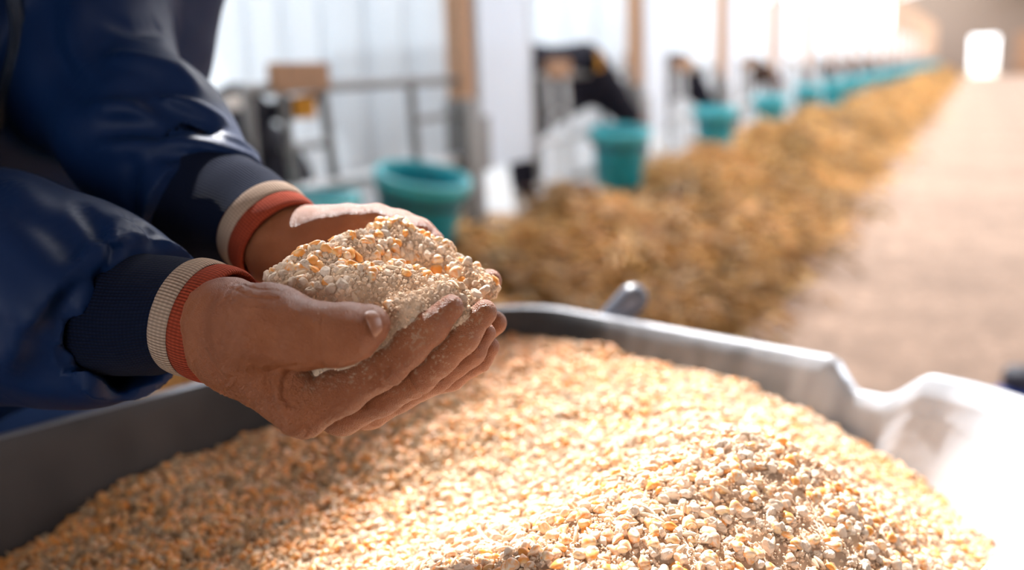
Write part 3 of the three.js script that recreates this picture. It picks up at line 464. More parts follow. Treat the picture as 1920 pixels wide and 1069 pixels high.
{
  const heap = base('feed_heap', V(0, 0, 0), 'large heap of cracked corn, pellets, oats and pale meal filling the grey tub', 'feed', null, 'stuff');
  const n = 200, m2 = 300, pos = [], idx = [], col = [];
  for (let j = 0; j <= m2; j++) for (let i = 0; i <= n; i++) { const q = heapAt(i / n, j / m2), k = 0.9 + 0.18 * fbm(q.x * 60, 3, q.z * 60), br = sstep(0.55, 0.2, i / n); pos.push(q.x, heapY(q.x, q.z) - 0.0015 + 0.0022 * fbm(q.x * 180, 1, q.z * 180, 2), q.z); col.push(mix(0.68, 0.42, br) * k, mix(0.51, 0.26, br) * k, mix(0.375, 0.13, br) * k); }  // meal turns bran-brown leftward, with shade also put into the colour
  for (let j = 0; j < m2; j++) for (let i = 0; i < n; i++) { const a = j * (n + 1) + i; idx.push(a, a + n + 1, a + 1, a + 1, a + n + 1, a + n + 2); }
  const g = new THREE.BufferGeometry(); g.setAttribute('position', new THREE.Float32BufferAttribute(pos, 3)); g.setAttribute('color', new THREE.Float32BufferAttribute(col, 3)); g.setIndex(idx); g.computeVertexNormals();
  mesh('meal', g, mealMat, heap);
  const eye = camera.position, kinds = { corn: [], dustyCorn: [], pellet: [], oat: [], crumb: [] };
  const inv = CM.clone().invert();
  const seen = (p) => { const c = p.clone().applyMatrix4(inv); return [W / 2 + F * c.x / -c.z, H / 2 - F * c.y / -c.z, -c.z]; };
  const drop = (kind, N, size, lift, lo, hi, warm, keep) => {
    for (let i = 0; i < N; i++) {
      const s = rr(0.005, 0.995), t = rr(0.005, 0.97), q = heapAt(s, t), y = heapY(q.x, q.z), nn = heapN(q.x, q.z);
      if (keep && rnd() > keep(q.x, q.z, s, t)) continue;
      const p = V(q.x, y, q.z).addScaledVector(nn, rr(lift[0], lift[1])), k = seen(p);
      if (k[2] > 0 && (k[0] < -250 || k[0] > 2170 || k[1] > 1330)) { if (rnd() < 0.5) continue; }
      kinds[kind].push({ p, q: lying(nn, kind === 'dustyCorn' ? 'corn' : kind), s: mix(size[0], size[1], kind === 'crumb' ? Math.pow(rnd(), 2.5) : rnd()), c: tint(lo, hi, warm).multiply(lin(1, 1, 1).lerp(lin(0.62, 0.52, 0.36), (kind === 'corn' ? 0.3 : 0.85) * sstep(0.45, 0.22, heapS(q)))), k });  // grains browner on the left, darkened in colour to deepen the shade there
    }
  };
  const patch = (x, z, f, o) => noise(x * f + o, o, z * f);
  const edge = (x, z) => sstep(0.14, 0.32, Math.hypot(x - PEAK.x, z - PEAK.z)); // kernels roll down to the foot of the heap
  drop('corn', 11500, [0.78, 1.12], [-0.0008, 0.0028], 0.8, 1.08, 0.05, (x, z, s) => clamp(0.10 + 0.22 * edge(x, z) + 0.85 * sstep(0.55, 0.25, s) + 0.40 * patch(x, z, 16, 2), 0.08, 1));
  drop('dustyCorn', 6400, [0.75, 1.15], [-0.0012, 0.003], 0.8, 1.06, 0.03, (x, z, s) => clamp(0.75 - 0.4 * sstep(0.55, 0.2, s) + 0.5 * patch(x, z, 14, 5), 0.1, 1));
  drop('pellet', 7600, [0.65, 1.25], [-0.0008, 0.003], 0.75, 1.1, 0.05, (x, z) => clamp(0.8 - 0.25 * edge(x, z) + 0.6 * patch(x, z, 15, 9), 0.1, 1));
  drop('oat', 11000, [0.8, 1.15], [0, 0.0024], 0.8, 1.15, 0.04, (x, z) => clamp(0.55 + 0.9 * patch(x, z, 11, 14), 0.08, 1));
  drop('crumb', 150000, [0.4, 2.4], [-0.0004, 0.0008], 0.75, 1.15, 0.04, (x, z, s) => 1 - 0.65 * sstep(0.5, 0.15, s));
  // the nearest ones in view become objects of their own, the rest stays in the heap
  const pick = (kind, N) => { const c = kinds[kind].filter((o) => o.k[0] > 10 && o.k[0] < W - 10 && o.k[1] > 560 && o.k[1] < H - 8).map((o) => [o.k[2] - 0.02 * o.s - 30 * 0, o]).sort((a, b) => a[0] - b[0]).slice(0, N).map((a) => a[1]); const s = new Set(c); kinds[kind] = kinds[kind].filter((o) => !s.has(o)); return c; };
  const groups = [['corn', 'corn_kernel', GRAIN.corn, cornMat, 90, 'yellow corn kernel lying loose on the front of the feed heap', 'kernel', 'clean yellow kernels on the heap'], ['dustyCorn', 'corn_kernel', GRAIN.dustyCorn, cornMat, 110, 'meal-dusted pale corn kernel lying loose on the front of the feed heap', 'kernel', 'dusty kernels on the heap'], ['pellet', 'feed_pellet', GRAIN.pellet, grainMat, 200, 'lumpy grey-beige feed pellet lying loose on the front of the feed heap', 'pellet', 'feed pellets on the heap']];
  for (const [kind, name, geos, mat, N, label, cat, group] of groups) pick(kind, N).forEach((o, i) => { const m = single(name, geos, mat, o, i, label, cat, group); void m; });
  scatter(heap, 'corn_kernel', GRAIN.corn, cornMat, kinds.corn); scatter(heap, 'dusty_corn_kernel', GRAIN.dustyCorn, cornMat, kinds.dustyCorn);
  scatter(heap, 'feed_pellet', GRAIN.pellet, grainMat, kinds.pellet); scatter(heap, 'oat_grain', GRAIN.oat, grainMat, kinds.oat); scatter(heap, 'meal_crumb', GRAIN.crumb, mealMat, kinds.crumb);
}

// ---------------------------------------------------------------- the person: hands first
const pc = (...a) => chain(...a.map((q) => [P(q[0], q[1], q[2]), q[3]]));
const near = {
  palm: [...pc([385, 625, 0.575, 0.0215], [440, 664, 0.556, 0.0195], [568, 772, 0.536, 0.0138]), ...pc([385, 612, 0.585, 0.020], [450, 650, 0.575, 0.019], [640, 770, 0.562, 0.0138]), ...pc([400, 600, 0.590, 0.018], [690, 762, 0.588, 0.0132]), ...pc([410, 590, 0.60, 0.016], [720, 742, 0.612, 0.012])],
  thenar: [...pc([340, 598, 0.590, 0.0215], [425, 602, 0.554, 0.0215], [497, 612, 0.524, 0.0218]), ...pc([470, 660, 0.532, 0.016], [560, 735, 0.538, 0.0115])],
  thumb: pc([470, 612, 0.53, 0.0215], [510, 613, 0.521, 0.0215], [570, 627, 0.514, 0.0172], [632, 629, 0.511, 0.0152], [664, 622, 0.511, 0.0135], [694, 608, 0.512, 0.0098]),
  index: pc([568, 772, 0.536, 0.0138], [640, 733, 0.533, 0.0125], [722, 686, 0.533, 0.0112], [762, 652, 0.534, 0.0104], [803, 616, 0.536, 0.0096], [845, 577, 0.539, 0.0070]),
  middle: pc([640, 770, 0.562, 0.0138], [710, 738, 0.558, 0.0122], [778, 704, 0.555, 0.0112], [822, 668, 0.554, 0.0102], [864, 632, 0.553, 0.0096], [908, 586, 0.554, 0.0070]),
  ring: pc([690, 762, 0.588, 0.0132], [816, 700, 0.577, 0.0106], [852, 674, 0.574, 0.0096], [880, 655, 0.572, 0.0092], [906, 625, 0.571, 0.0068]),
  little: pc([720, 742, 0.612, 0.012], [842, 702, 0.598, 0.0092], [893, 672, 0.592, 0.0084], [917, 650, 0.588, 0.0062]),
};
const far = {
  palm: [...pc([530, 458, 0.685, 0.0215], [600, 475, 0.68, 0.022], [700, 510, 0.672, 0.0132]), ...pc([520, 470, 0.68, 0.019], [695, 560, 0.655, 0.0132]), ...pc([520, 480, 0.67, 0.017], [690, 600, 0.64, 0.013]), ...pc([520, 490, 0.665, 0.015], [690, 640, 0.625, 0.012])],
  thenar: [...pc([470, 425, 0.715, 0.022], [540, 450, 0.684, 0.0215], [605, 436, 0.672, 0.0150], [650, 425, 0.670, 0.0140])],
  thumb: pc([605, 436, 0.672, 0.0150], [655, 424, 0.670, 0.0138], [705, 418, 0.668, 0.0118], [750, 427, 0.664, 0.0108], [785, 440, 0.660, 0.0100], [812, 455, 0.656, 0.0080]),
  index: pc([700, 510, 0.672, 0.0132], [800, 545, 0.655, 0.0105], [880, 545, 0.635, 0.0094], [918, 527, 0.625, 0.0076]),
  middle: pc([695, 560, 0.655, 0.0132], [800, 620, 0.64, 0.0108], [885, 630, 0.62, 0.0096], [928, 606, 0.61, 0.0074]),
  ring: pc([690, 600, 0.64, 0.013], [790, 680, 0.625, 0.0102], [880, 672, 0.61, 0.009], [912, 650, 0.60, 0.0072]),
  little: pc([690, 640, 0.625, 0.012], [775, 712, 0.612, 0.0088], [848, 704, 0.597, 0.0066]),
};
const heapCaps = [...pc([540, 545, 0.562, 0.0125], [600, 520, 0.58, 0.0165], [670, 496, 0.60, 0.0170], [738, 474, 0.625, 0.0175], [810, 506, 0.625, 0.0160], [868, 534, 0.615, 0.0115], [905, 545, 0.605, 0.008]), ...pc([590, 562, 0.560, 0.015], [650, 567, 0.562, 0.0185], [740, 566, 0.572, 0.0190], [810, 566, 0.577, 0.0130], [846, 552, 0.568, 0.0075]), ...pc([650, 640, 0.547, 0.013], [730, 604, 0.556, 0.012], [790, 586, 0.560, 0.010]),
  ...pc([606, 699, 0.5380, 0.0066], [655, 676, 0.5345, 0.0085], [705, 641, 0.5350, 0.0098], [770, 595, 0.5405, 0.0096], [832, 553, 0.549, 0.0070]), ...pc([745, 686, 0.553, 0.0055], [805, 640, 0.551, 0.0068], [852, 597, 0.553, 0.0074], [885, 570, 0.562, 0.005])];
const dHeap = (x, y, z) => dgroup(heapCaps, 0.008, x, y, z);
// creases: rings round a joint, {centre, axis, width, depth, reach}
const ringAt = (px, py, z, dpx, dpy, dz, w, d, reach) => { const c = P(px, py, z), e = P(px + dpx, py + dpy, z + dz).sub(c).normalize(); return { x: c.x, y: c.y, z: c.z, ax: e.x, ay: e.y, az: e.z, w, d, reach }; };
const nearRings = [ringAt(614, 630, 0.511, 60, 3, 0, 0.0009, 0.0013, 0.018), ringAt(622, 630, 0.511, 60, -4, 0, 0.0005, 0.0004, 0.018), ringAt(679, 612, 0.511, 60, 8, 0, 0.0009, 0.0016, 0.0135), ringAt(698, 606, 0.511, 60, 10, 0, 0.0006, 0.0007, 0.012), ringAt(715, 690, 0.533, 60, -38, 0, 0.0012, 0.0016, 0.016), ringAt(730, 680, 0.533, 60, -44, 0, 0.0007, 0.0007, 0.016), ringAt(748, 668, 0.533, 60, -48, 0, 0.0006, 0.0004, 0.016), ringAt(790, 628, 0.535, 60, -54, 0, 0.0008, 0.0006, 0.014), ringAt(832, 590, 0.538, 60, -54, 0, 0.0008, 0.0006, 0.011),
  ringAt(772, 708, 0.555, 60, -38, 0, 0.0012, 0.0015, 0.016), ringAt(786, 698, 0.555, 60, -44, 0, 0.0007, 0.0006, 0.016), ringAt(862, 634, 0.553, 60, -54, 0, 0.0008, 0.0006, 0.014), ringAt(896, 600, 0.553, 60, -60, 0, 0.0008, 0.0006, 0.011), ringAt(818, 700, 0.577, 60, -40, 0, 0.001, 0.0008, 0.015)];
const creases = (R, x, y, z) => { let s = 0; for (let i = 0; i < R.length; i++) { const r = R[i], dx = x - r.x, dy = y - r.y, dz = z - r.z, q = dx * dx + dy * dy + dz * dz; if (q > r.reach * r.reach) continue; const a = (dx * r.ax + dy * r.ay + dz * r.az + 0.0008 * noise(x * 260, y * 260, z * 260)) / r.w; if (a < 3 && a > -3) s += r.d * Math.exp(-a * a) * (1 - q / (r.reach * r.reach)); } return s; };
function handBase(hd, x, y, z) {
  const body = smin(dgroup(hd.palm, 0.012, x, y, z), dgroup(hd.thenar, 0.012, x, y, z), 0.014);
  let d = smin(body, dgroup(hd.index, 0.004, x, y, z), 0.003); d = smin(d, dgroup(hd.middle, 0.004, x, y, z), 0.0022); d = smin(d, dgroup(hd.ring, 0.004, x, y, z), 0.0022); d = smin(d, dgroup(hd.little, 0.004, x, y, z), 0.0022);
  return smin(d, dgroup(hd.thumb, 0.006, x, y, z), 0.0035);
}
const onSurface = (f, px, py, z0 = 0.4) => { const o = camera.position, d = P(px, py, 1).sub(o); let t = z0; for (let i = 0; i < 120; i++) { const e = f(o.x + d.x * t, o.y + d.y * t, o.z + d.z * t); if (Math.abs(e) < 1e-4) break; t += e * 0.8; if (t > 3) break; } return P(px, py, t); };
const nearRaw = (x, y, z) => handBase(near, x, y, z);
let strokeId = 0;
const traced = (f, list, w, d, z0) => { const out = [], fine = []; list.forEach((q, i) => { const n = i ? Math.ceil(Math.hypot(q[0] - list[i - 1][0], q[1] - list[i - 1][1]) / 9) : 1; for (let k = 1; k <= n; k++) fine.push(i ? [mix(list[i - 1][0], q[0], k / n), mix(list[i - 1][1], q[1], k / n)] : q); }); const pts = fine.map((q) => onSurface(f, q[0], q[1], z0)), amp = (i) => d * Math.sin(Math.PI * clamp((i + 0.7) / pts.length, 0.06, 0.94)) ** 0.6; for (let i = 0; i + 1 < pts.length; i++) if (pts[i].distanceTo(pts[i + 1]) < 0.05) out.push({ ...cap(pts[i], 0, pts[i + 1], 0), w, d: amp(i), g: strokeId }); strokeId++; return out; };
const strokes = (S, x, y, z) => {                            // the deepest reach of each crease, all creases added up
  let sum = 0, s = 0, g = -1;
  for (let i = 0; i < S.length; i++) { const c = S[i]; if (c.g !== g) { sum += s; s = 0; g = c.g; } const e = dcap(c, x, y, z); if (e < 3 * c.w) { const v = c.d * Math.exp(-(e * e) / (c.w * c.w)); if (Math.abs(v) > Math.abs(s)) s = v; } }
  return sum + s;
};
const nearFolds = [...traced(nearRaw, [[508, 690], [500, 715], [512, 745]], 0.0018, 0.0012), ...traced(nearRaw, [[530, 694], [517, 712], [520, 742], [532, 768]], 0.0022, -0.0022), ...traced(nearRaw, [[545, 700], [533, 718], [533, 745], [545, 760]], 0.0016, 0.0022), ...traced(nearRaw, [[480, 690], [500, 700], [530, 690], [556, 686]], 0.0016, 0.0016), ...traced(nearRaw, [[430, 540], [470, 556], [520, 560]], 0.0009, 0.0006), ...traced(nearRaw, [[440, 530], [480, 541], [520, 545]], 0.0009, 0.0006), ...traced(nearRaw, [[430, 556], [466, 572], [500, 574]], 0.0008, 0.0005),
  ...traced(nearRaw, [[690, 705], [705, 720], [728, 728]], 0.0012, 0.0010), ...traced(nearRaw, [[732, 690], [745, 700], [760, 700]], 0.001, 0.0008)];
const wristC = P(440, 690, 0.545), heelC = P(455, 545, 0.525), knobC = P(560, 770, 0.525), wrU = camDir(0.62, -0.78, 0), wrV = camDir(0.78, 0.62, 0);
const wrinkle = (x, y, z) => { const a = Math.max(sstep(0.036, 0.006, Math.hypot(x - wristC.x, y - wristC.y, z - wristC.z)), 0.8 * sstep(0.024, 0.004, Math.hypot(x - heelC.x, y - heelC.y, z - heelC.z)), 0.7 * sstep(0.03, 0.006, Math.hypot(x - knobC.x, y - knobC.y, z - knobC.z))); if (a <= 0) return 0; const u = x * wrU.x + y * wrU.y + z * wrU.z, v = x * wrV.x + y * wrV.y + z * wrV.z, w = 0.5 * noise(u * 160, v * 160, 3); return a * (0.0006 * (Math.abs(noise(u * 420 + w, v * 110, 1)) * 2 - 0.7) + 0.0003 * (Math.abs(noise(u * 160, v * 600 + w, 7)) * 2 - 0.7)); };
const dNear = (x, y, z) => { const d = nearRaw(x, y, z); if (d > 0.006 || d < -0.006) return d; return d + creases(nearRings, x, y, z) + strokes(nearFolds, x, y, z) - wrinkle(x, y, z) - 0.0005 * fbm(x * 120, y * 120, z * 120, 2) - 0.0003 * (1 - 2 * Math.abs(noise(x * 90 + y * 160, y * 60 - x * 120, z * 150))); };
const dFar = (x, y, z) => { const d = handBase(far, x, y, z); if (d > 0.006 || d < -0.006) return d; return d - 0.0005 * fbm(x * 90 + 7, y * 90, z * 90, 2); };
const skinColor = (x, y, z) => {
  const n = fbm(x * 45, y * 45, z * 45), m = fbm(x * 160 + 3, y * 160, z * 160, 2), sp = noise(x * 900, y * 900, z * 900), e = dHeap(x, y, z);
  let c = [0.31 + 0.075 * n + 0.04 * m, 0.100 + 0.036 * n + 0.018 * m, 0.038 + 0.017 * n + 0.009 * m];
  const t = clamp(sstep(0.0010, -0.0006, e + 0.003 * m + 0.002 * sp) * 0.75 + sstep(0.017, 0.0, e) * sstep(0.40, 0.65, sp + 0.5 * m) * 0.75, 0, 1);
  return [mix(c[0], 0.52, t), mix(c[1], 0.37, t), mix(c[2], 0.25, t)];
};
const bounds = (list, pad) => { const b = new THREE.Box3(); list.flat().forEach((c) => { const r = Math.max(c.r1, c.r2) + pad; for (const q of [V(c.ax, c.ay, c.az), V(c.ax + c.dx, c.ay + c.dy, c.az + c.dz)]) b.expandByPoint(q.clone().addScalar(r)), b.expandByPoint(q.clone().addScalar(-r)); }); return b; };
const skinBump = dataTex(512, 512, (u, v) => { const a = tcells(u + 0.02 * (tnoise(u, v, 8, 3) - 0.5), v, 26, 3), b = tcells(u, v, 60, 5), c = tfbm(u, v, 8, 2, 4); const h = 0.5 * clamp((a[1] - a[0]) * 1.6, 0, 1) + 0.22 * clamp((b[1] - b[0]) * 1.6, 0, 1) + 0.28 * c; return [h, h, h]; }, false);
const skin = phy({ vertexColors: true, roughness: 0.40, bumpMap: skinBump, bumpScale: 0.0008 });
// the rest of the body, worn under the clothes
const front = camDir(0.77, 0, 0.64).setY(0).normalize(), side = V(front.z, 0, -front.x);       // the way the person faces, and across, away from the camera
const chest = P(20, 50, 0.775).addScaledVector(front, -0.165);
const neck = chest.clone().setY(1.37).addScaledVector(front, 0.02), hip = chest.clone().setY(0.84).addScaledVector(front, -0.11);
const J = { shR: neck.clone().add(V(0, -0.07, 0)).addScaledVector(side, -0.19), elR: P(-215, 470, 0.70), shF: neck.clone().add(V(0, -0.07, 0)).addScaledVector(side, 0.16).addScaledVector(front, -0.02), elF: P(176, 152, 0.845) };
const FEET = V(hip.x, 0, hip.z);
const headC = neck.clone().addScaledVector(front, 0.10).add(V(0, 0.19, 0));
const torso = [cap(hip, 0.15, neck.clone().add(V(0, -0.16, 0)), 0.145), cap(hip.clone().addScaledVector(side, 0.10), 0.13, neck.clone().add(V(0, -0.2, 0)).addScaledVector(side, 0.125), 0.135), cap(hip.clone().addScaledVector(side, -0.10), 0.13, neck.clone().add(V(0, -0.2, 0)).addScaledVector(side, -0.125), 0.135), cap(J.shR, 0.075, J.shF, 0.075)];
const bodyCaps = [...torso, cap(neck.clone().add(V(0, -0.06, 0)), 0.062, headC.clone().add(V(0, -0.07, 0)).addScaledVector(front, -0.03), 0.056), ];
const armCaps = [...chain([J.shR, 0.055], [J.elR, 0.038], [P(352, 601, 0.585), 0.0235], [P(395, 612, 0.575), 0.0235]), ...chain([J.shF, 0.055], [J.elF, 0.034], [P(492, 432, 0.70), 0.0245], [P(530, 458, 0.685), 0.0235])];
const hf = (a, b, c) => headC.clone().addScaledVector(front, a).addScaledVector(side, b).add(V(0, c, 0));
const headCaps = [cap(hf(-0.02, 0, 0.03), 0.088, hf(0.01, 0, 0.03), 0.084), cap(hf(0.02, 0, -0.02), 0.066, hf(0.045, 0, -0.075), 0.038), cap(hf(0.082, 0, 0.018), 0.011, hf(0.108, 0, -0.022), 0.014), cap(hf(0.085, -0.03, 0.035), 0.010, hf(0.085, 0.03, 0.035), 0.010), cap(hf(0.078, -0.018, -0.052), 0.009, hf(0.078, 0.018, -0.052), 0.009), ...[-1, 1].flatMap((s) => [cap(hf(-0.005, s * 0.086, 0.02), 0.012, hf(-0.012, s * 0.092, -0.025), 0.010)])];
const dBody = (x, y, z) => smin(smin(dgroup(bodyCaps, 0.05, x, y, z), dgroup(armCaps, 0.004, x, y, z), 0.02), dgroup(headCaps, 0.02, x, y, z), 0.03);
const person = base('person', FEET, 'person in a navy jacket with striped knit cuffs holding up both hands full of feed', 'person');
{
  const bb = (list, p = 0.006) => bounds(list, p), n = bb(Object.values(near)), f = bb(Object.values(far)), b = bb([bodyCaps, armCaps, headCaps], 0.05);
  const g1 = meshField(dNear, n.min, n.max, 0.0009, { color: skinColor, tile: 0.028 }), g2 = meshField(dFar, f.min, f.max, 0.0013, { color: skinColor, tile: 0.028 });
  const g3 = meshField(dBody, b.min, b.max, 0.009, { color: () => [0.25, 0.098, 0.05], tile: 0.028 });
  mesh('body', local(mergeGeometries([g1, g2, g3]), FEET), skin, person);
  { const q = onSurface(dNear, 705, 605, 0.4), e = 0.0006, d0 = dNear(q.x, q.y, q.z), nr = V(dNear(q.x + e, q.y, q.z) - d0, dNear(q.x, q.y + e, q.z) - d0, dNear(q.x, q.y, q.z + e) - d0).normalize(), u = P(694, 608, 0.512).sub(P(640, 629, 0.511)).normalize(); nr.addScaledVector(u, 0.55).normalize(); const v = nr.clone().cross(u).normalize(), w = v.clone().cross(nr).normalize(), g = new THREE.SphereGeometry(1, 24, 16), p = g.attributes.position;
    for (let i = 0; i < p.count; i++) { const a = p.getX(i), b = p.getY(i), c = p.getZ(i), sq = (t) => Math.sign(t) * Math.pow(Math.abs(t), 0.75); const o = q.clone().addScaledVector(w, sq(a) * 0.0052).addScaledVector(v, sq(b) * 0.0068).addScaledVector(nr, c * 0.0011 + 0.0002 - 0.0026 * b * b - 0.0008 * a * a); p.setXYZ(i, o.x, o.y, o.z); }
    g.computeVertexNormals(); mesh('thumbnail', local(g, FEET), std({ color: lin(0.30, 0.125, 0.07), roughness: 0.36 }), person); }
  const hairF = (x, y, z) => Math.max(dgroup([cap(hf(-0.025, 0, 0.035), 0.094, hf(0.0, 0, 0.038), 0.090)], 0, x, y, z), (x - hf(0.035, 0, 0.05).x) * front.x + (z - hf(0.035, 0, 0.05).z) * front.z - (y - headC.y - 0.05) * 0.5);
  const hb = bb([[cap(headC, 0.12, headC, 0.12)]]); mesh('hair', local(meshField(hairF, hb.min, hb.max, 0.006), FEET), std({ color: lin(0.03, 0.024, 0.02), roughness: 0.7 }), person);
  for (const s of [-1, 1]) { const e = hf(0.078, s * 0.031, 0.012).sub(FEET); mesh('eye', new THREE.SphereGeometry(0.0115, 14, 10).translate(e.x, e.y, e.z), M.eye, person); }
}
// jacket
const sleeveR = chain([J.shR, 0.095], [P(-215, 480, 0.71), 0.085], [P(0, 540, 0.655), 0.0690], [P(130, 570, 0.63), 0.0615], [P(245, 600, 0.605), 0.0490]);
const sleeveF = chain([J.shF, 0.10], [J.shF.clone().lerp(P(172, 148, 0.84), 0.6), 0.070], [P(172, 148, 0.84), 0.065], [P(286, 262, 0.79), 0.062], [P(386, 386, 0.745), 0.050]);
const shell = torso.map((c) => ({ ...c, r1: c.r1 + 0.03, r2: c.r2 + 0.03 }));
const capEnd = (a, b) => { const d = b.clone().sub(a).normalize(); return { p: b, d }; };
const endR = capEnd(P(130, 570, 0.65), P(250, 606, 0.603)), endF = capEnd(P(300, 255, 0.79), P(392, 378, 0.745));
const cutEnd = (d, e, x, y, z, bore, far_) => {
  const t = (x - e.p.x) * e.d.x + (y - e.p.y) * e.d.y + (z - e.p.z) * e.d.z; if (t < -0.06) return d;
  const qx = x - e.p.x - e.d.x * t, qy = y - e.p.y - e.d.y * t, qz = z - e.p.z - e.d.z * t;
  const wob = 0.003 * noise(x * 22, y * 22, z * 22);
  return Math.max(Math.max(d, t - wob - 0.002), -(Math.max(Math.hypot(qx, qy, qz) - bore, -t - 0.04)));
};
const hemY = hip.y - 0.2;
function jacketRaw(x, y, z) {
  const a = cutEnd(dgroup(sleeveR, 0.03, x, y, z), endR, x, y, z, 0.0385), b = cutEnd(dgroup(sleeveF, 0.03, x, y, z), endF, x, y, z, 0.041);
  let t = dgroup(shell, 0.06, x, y, z); t = Math.max(t, hemY - y); t = Math.max(t, -Math.max(Math.hypot(x - neck.x - front.x * 0.03, z - neck.z - front.z * 0.03) - 0.072, neck.y - 0.1 - y));
  return smin(smin(t, b, 0.016), a, 0.016);
}
const R1 = (list, w, d) => traced(jacketRaw, list, Math.max(w, 0.006), d * 1.7, 0.3);
const jacketFolds = [
  ...R1([[-20, 400], [50, 470], [100, 545], [118, 600]], 0.010, -0.004), ...R1([[150, 385], [178, 425], [200, 465]], 0.006, 0.004), ...R1([[30, 610], [75, 660], [95, 715]], 0.009, 0.004), ...R1([[240, 405], [262, 430], [292, 452]], 0.005, 0.003), ...R1([[150, 620], [140, 680], [160, 735]], 0.008, -0.004), ...R1([[225, 640], [215, 690], [225, 740]], 0.007, 0.005), ...R1([[330, 330], [300, 370], [285, 420]], 0.007, -0.004), ...R1([[250, 310], [240, 360], [250, 400]], 0.009, 0.004), ...R1([[170, 200], [230, 200], [290, 215]], 0.008, -0.004), ...R1([[180, 280], [240, 270], [300, 275]], 0.008, -0.004),
  ...R1([[158, 520], [123, 557], [103, 608], [76, 675], [50, 715]], 0.009, 0.011), ...R1([[228, 424], [196, 474], [160, 530], [140, 600]], 0.008, -0.007), ...R1([[268, 425], [225, 470], [206, 500], [190, 560]], 0.006, -0.004), ...R1([[250, 440], [212, 470], [190, 505], [178, 540]], 0.004, 0.006), ...R1([[129, 680], [112, 705], [140, 720]], 0.014, 0.010),
  ...R1([[20, 350], [51, 380], [70, 400]], 0.010, -0.004), ...R1([[165, 470], [135, 510], [110, 560]], 0.007, -0.004), ...R1([[200, 610], [180, 660], [176, 720]], 0.012, -0.005), ...R1([[90, 420], [130, 455], [150, 500]], 0.01, 0.004), ...R1([[20, 520], [60, 600], [40, 680]], 0.012, -0.005), ...R1([[205, 540], [200, 590], [215, 650]], 0.005, 0.004),
  ...R1([[300, 172], [345, 190], [380, 204], [412, 220]], 0.006, -0.006), ...R1([[415, 256], [449, 273], [480, 297]], 0.006, -0.006), ...R1([[320, 266], [370, 272], [419, 280], [479, 312]], 0.006, -0.006), ...R1([[280, 195], [340, 215], [400, 245]], 0.008, 0.006), ...R1([[300, 290], [380, 290], [440, 305]], 0.007, 0.006), ...R1([[200, 240], [260, 235], [320, 240]], 0.010, 0.006), ...R1([[220, 40], [262, 52], [300, 50]], 0.009, 0.006), ...R1([[215, 98], [260, 110], [330, 125], [362, 150]], 0.009, -0.006), ...R1([[230, 165], [290, 160], [340, 172]], 0.009, 0.005), ...R1([[480, 330], [420, 326], [374, 345], [300, 395], [275, 430]], 0.004, 0.006),
  ...R1([[80, 30], [110, 110], [140, 170]], 0.012, 0.005), ...R1([[140, 0], [130, 80], [150, 130]], 0.012, -0.005),
];
const dJacket = (x, y, z) => {
  const d = jacketRaw(x, y, z); if (d > 0.04 || d < -0.04) return d;
  const w = 0.005 * noise(x * 12 + y * 8, y * 12, z * 12) + 0.0016 * noise(x * 30 + y * 18, y * 30, z * 24 + 5);
  return d + strokes(jacketFolds, x, y, z) * 0.9 + w;
};
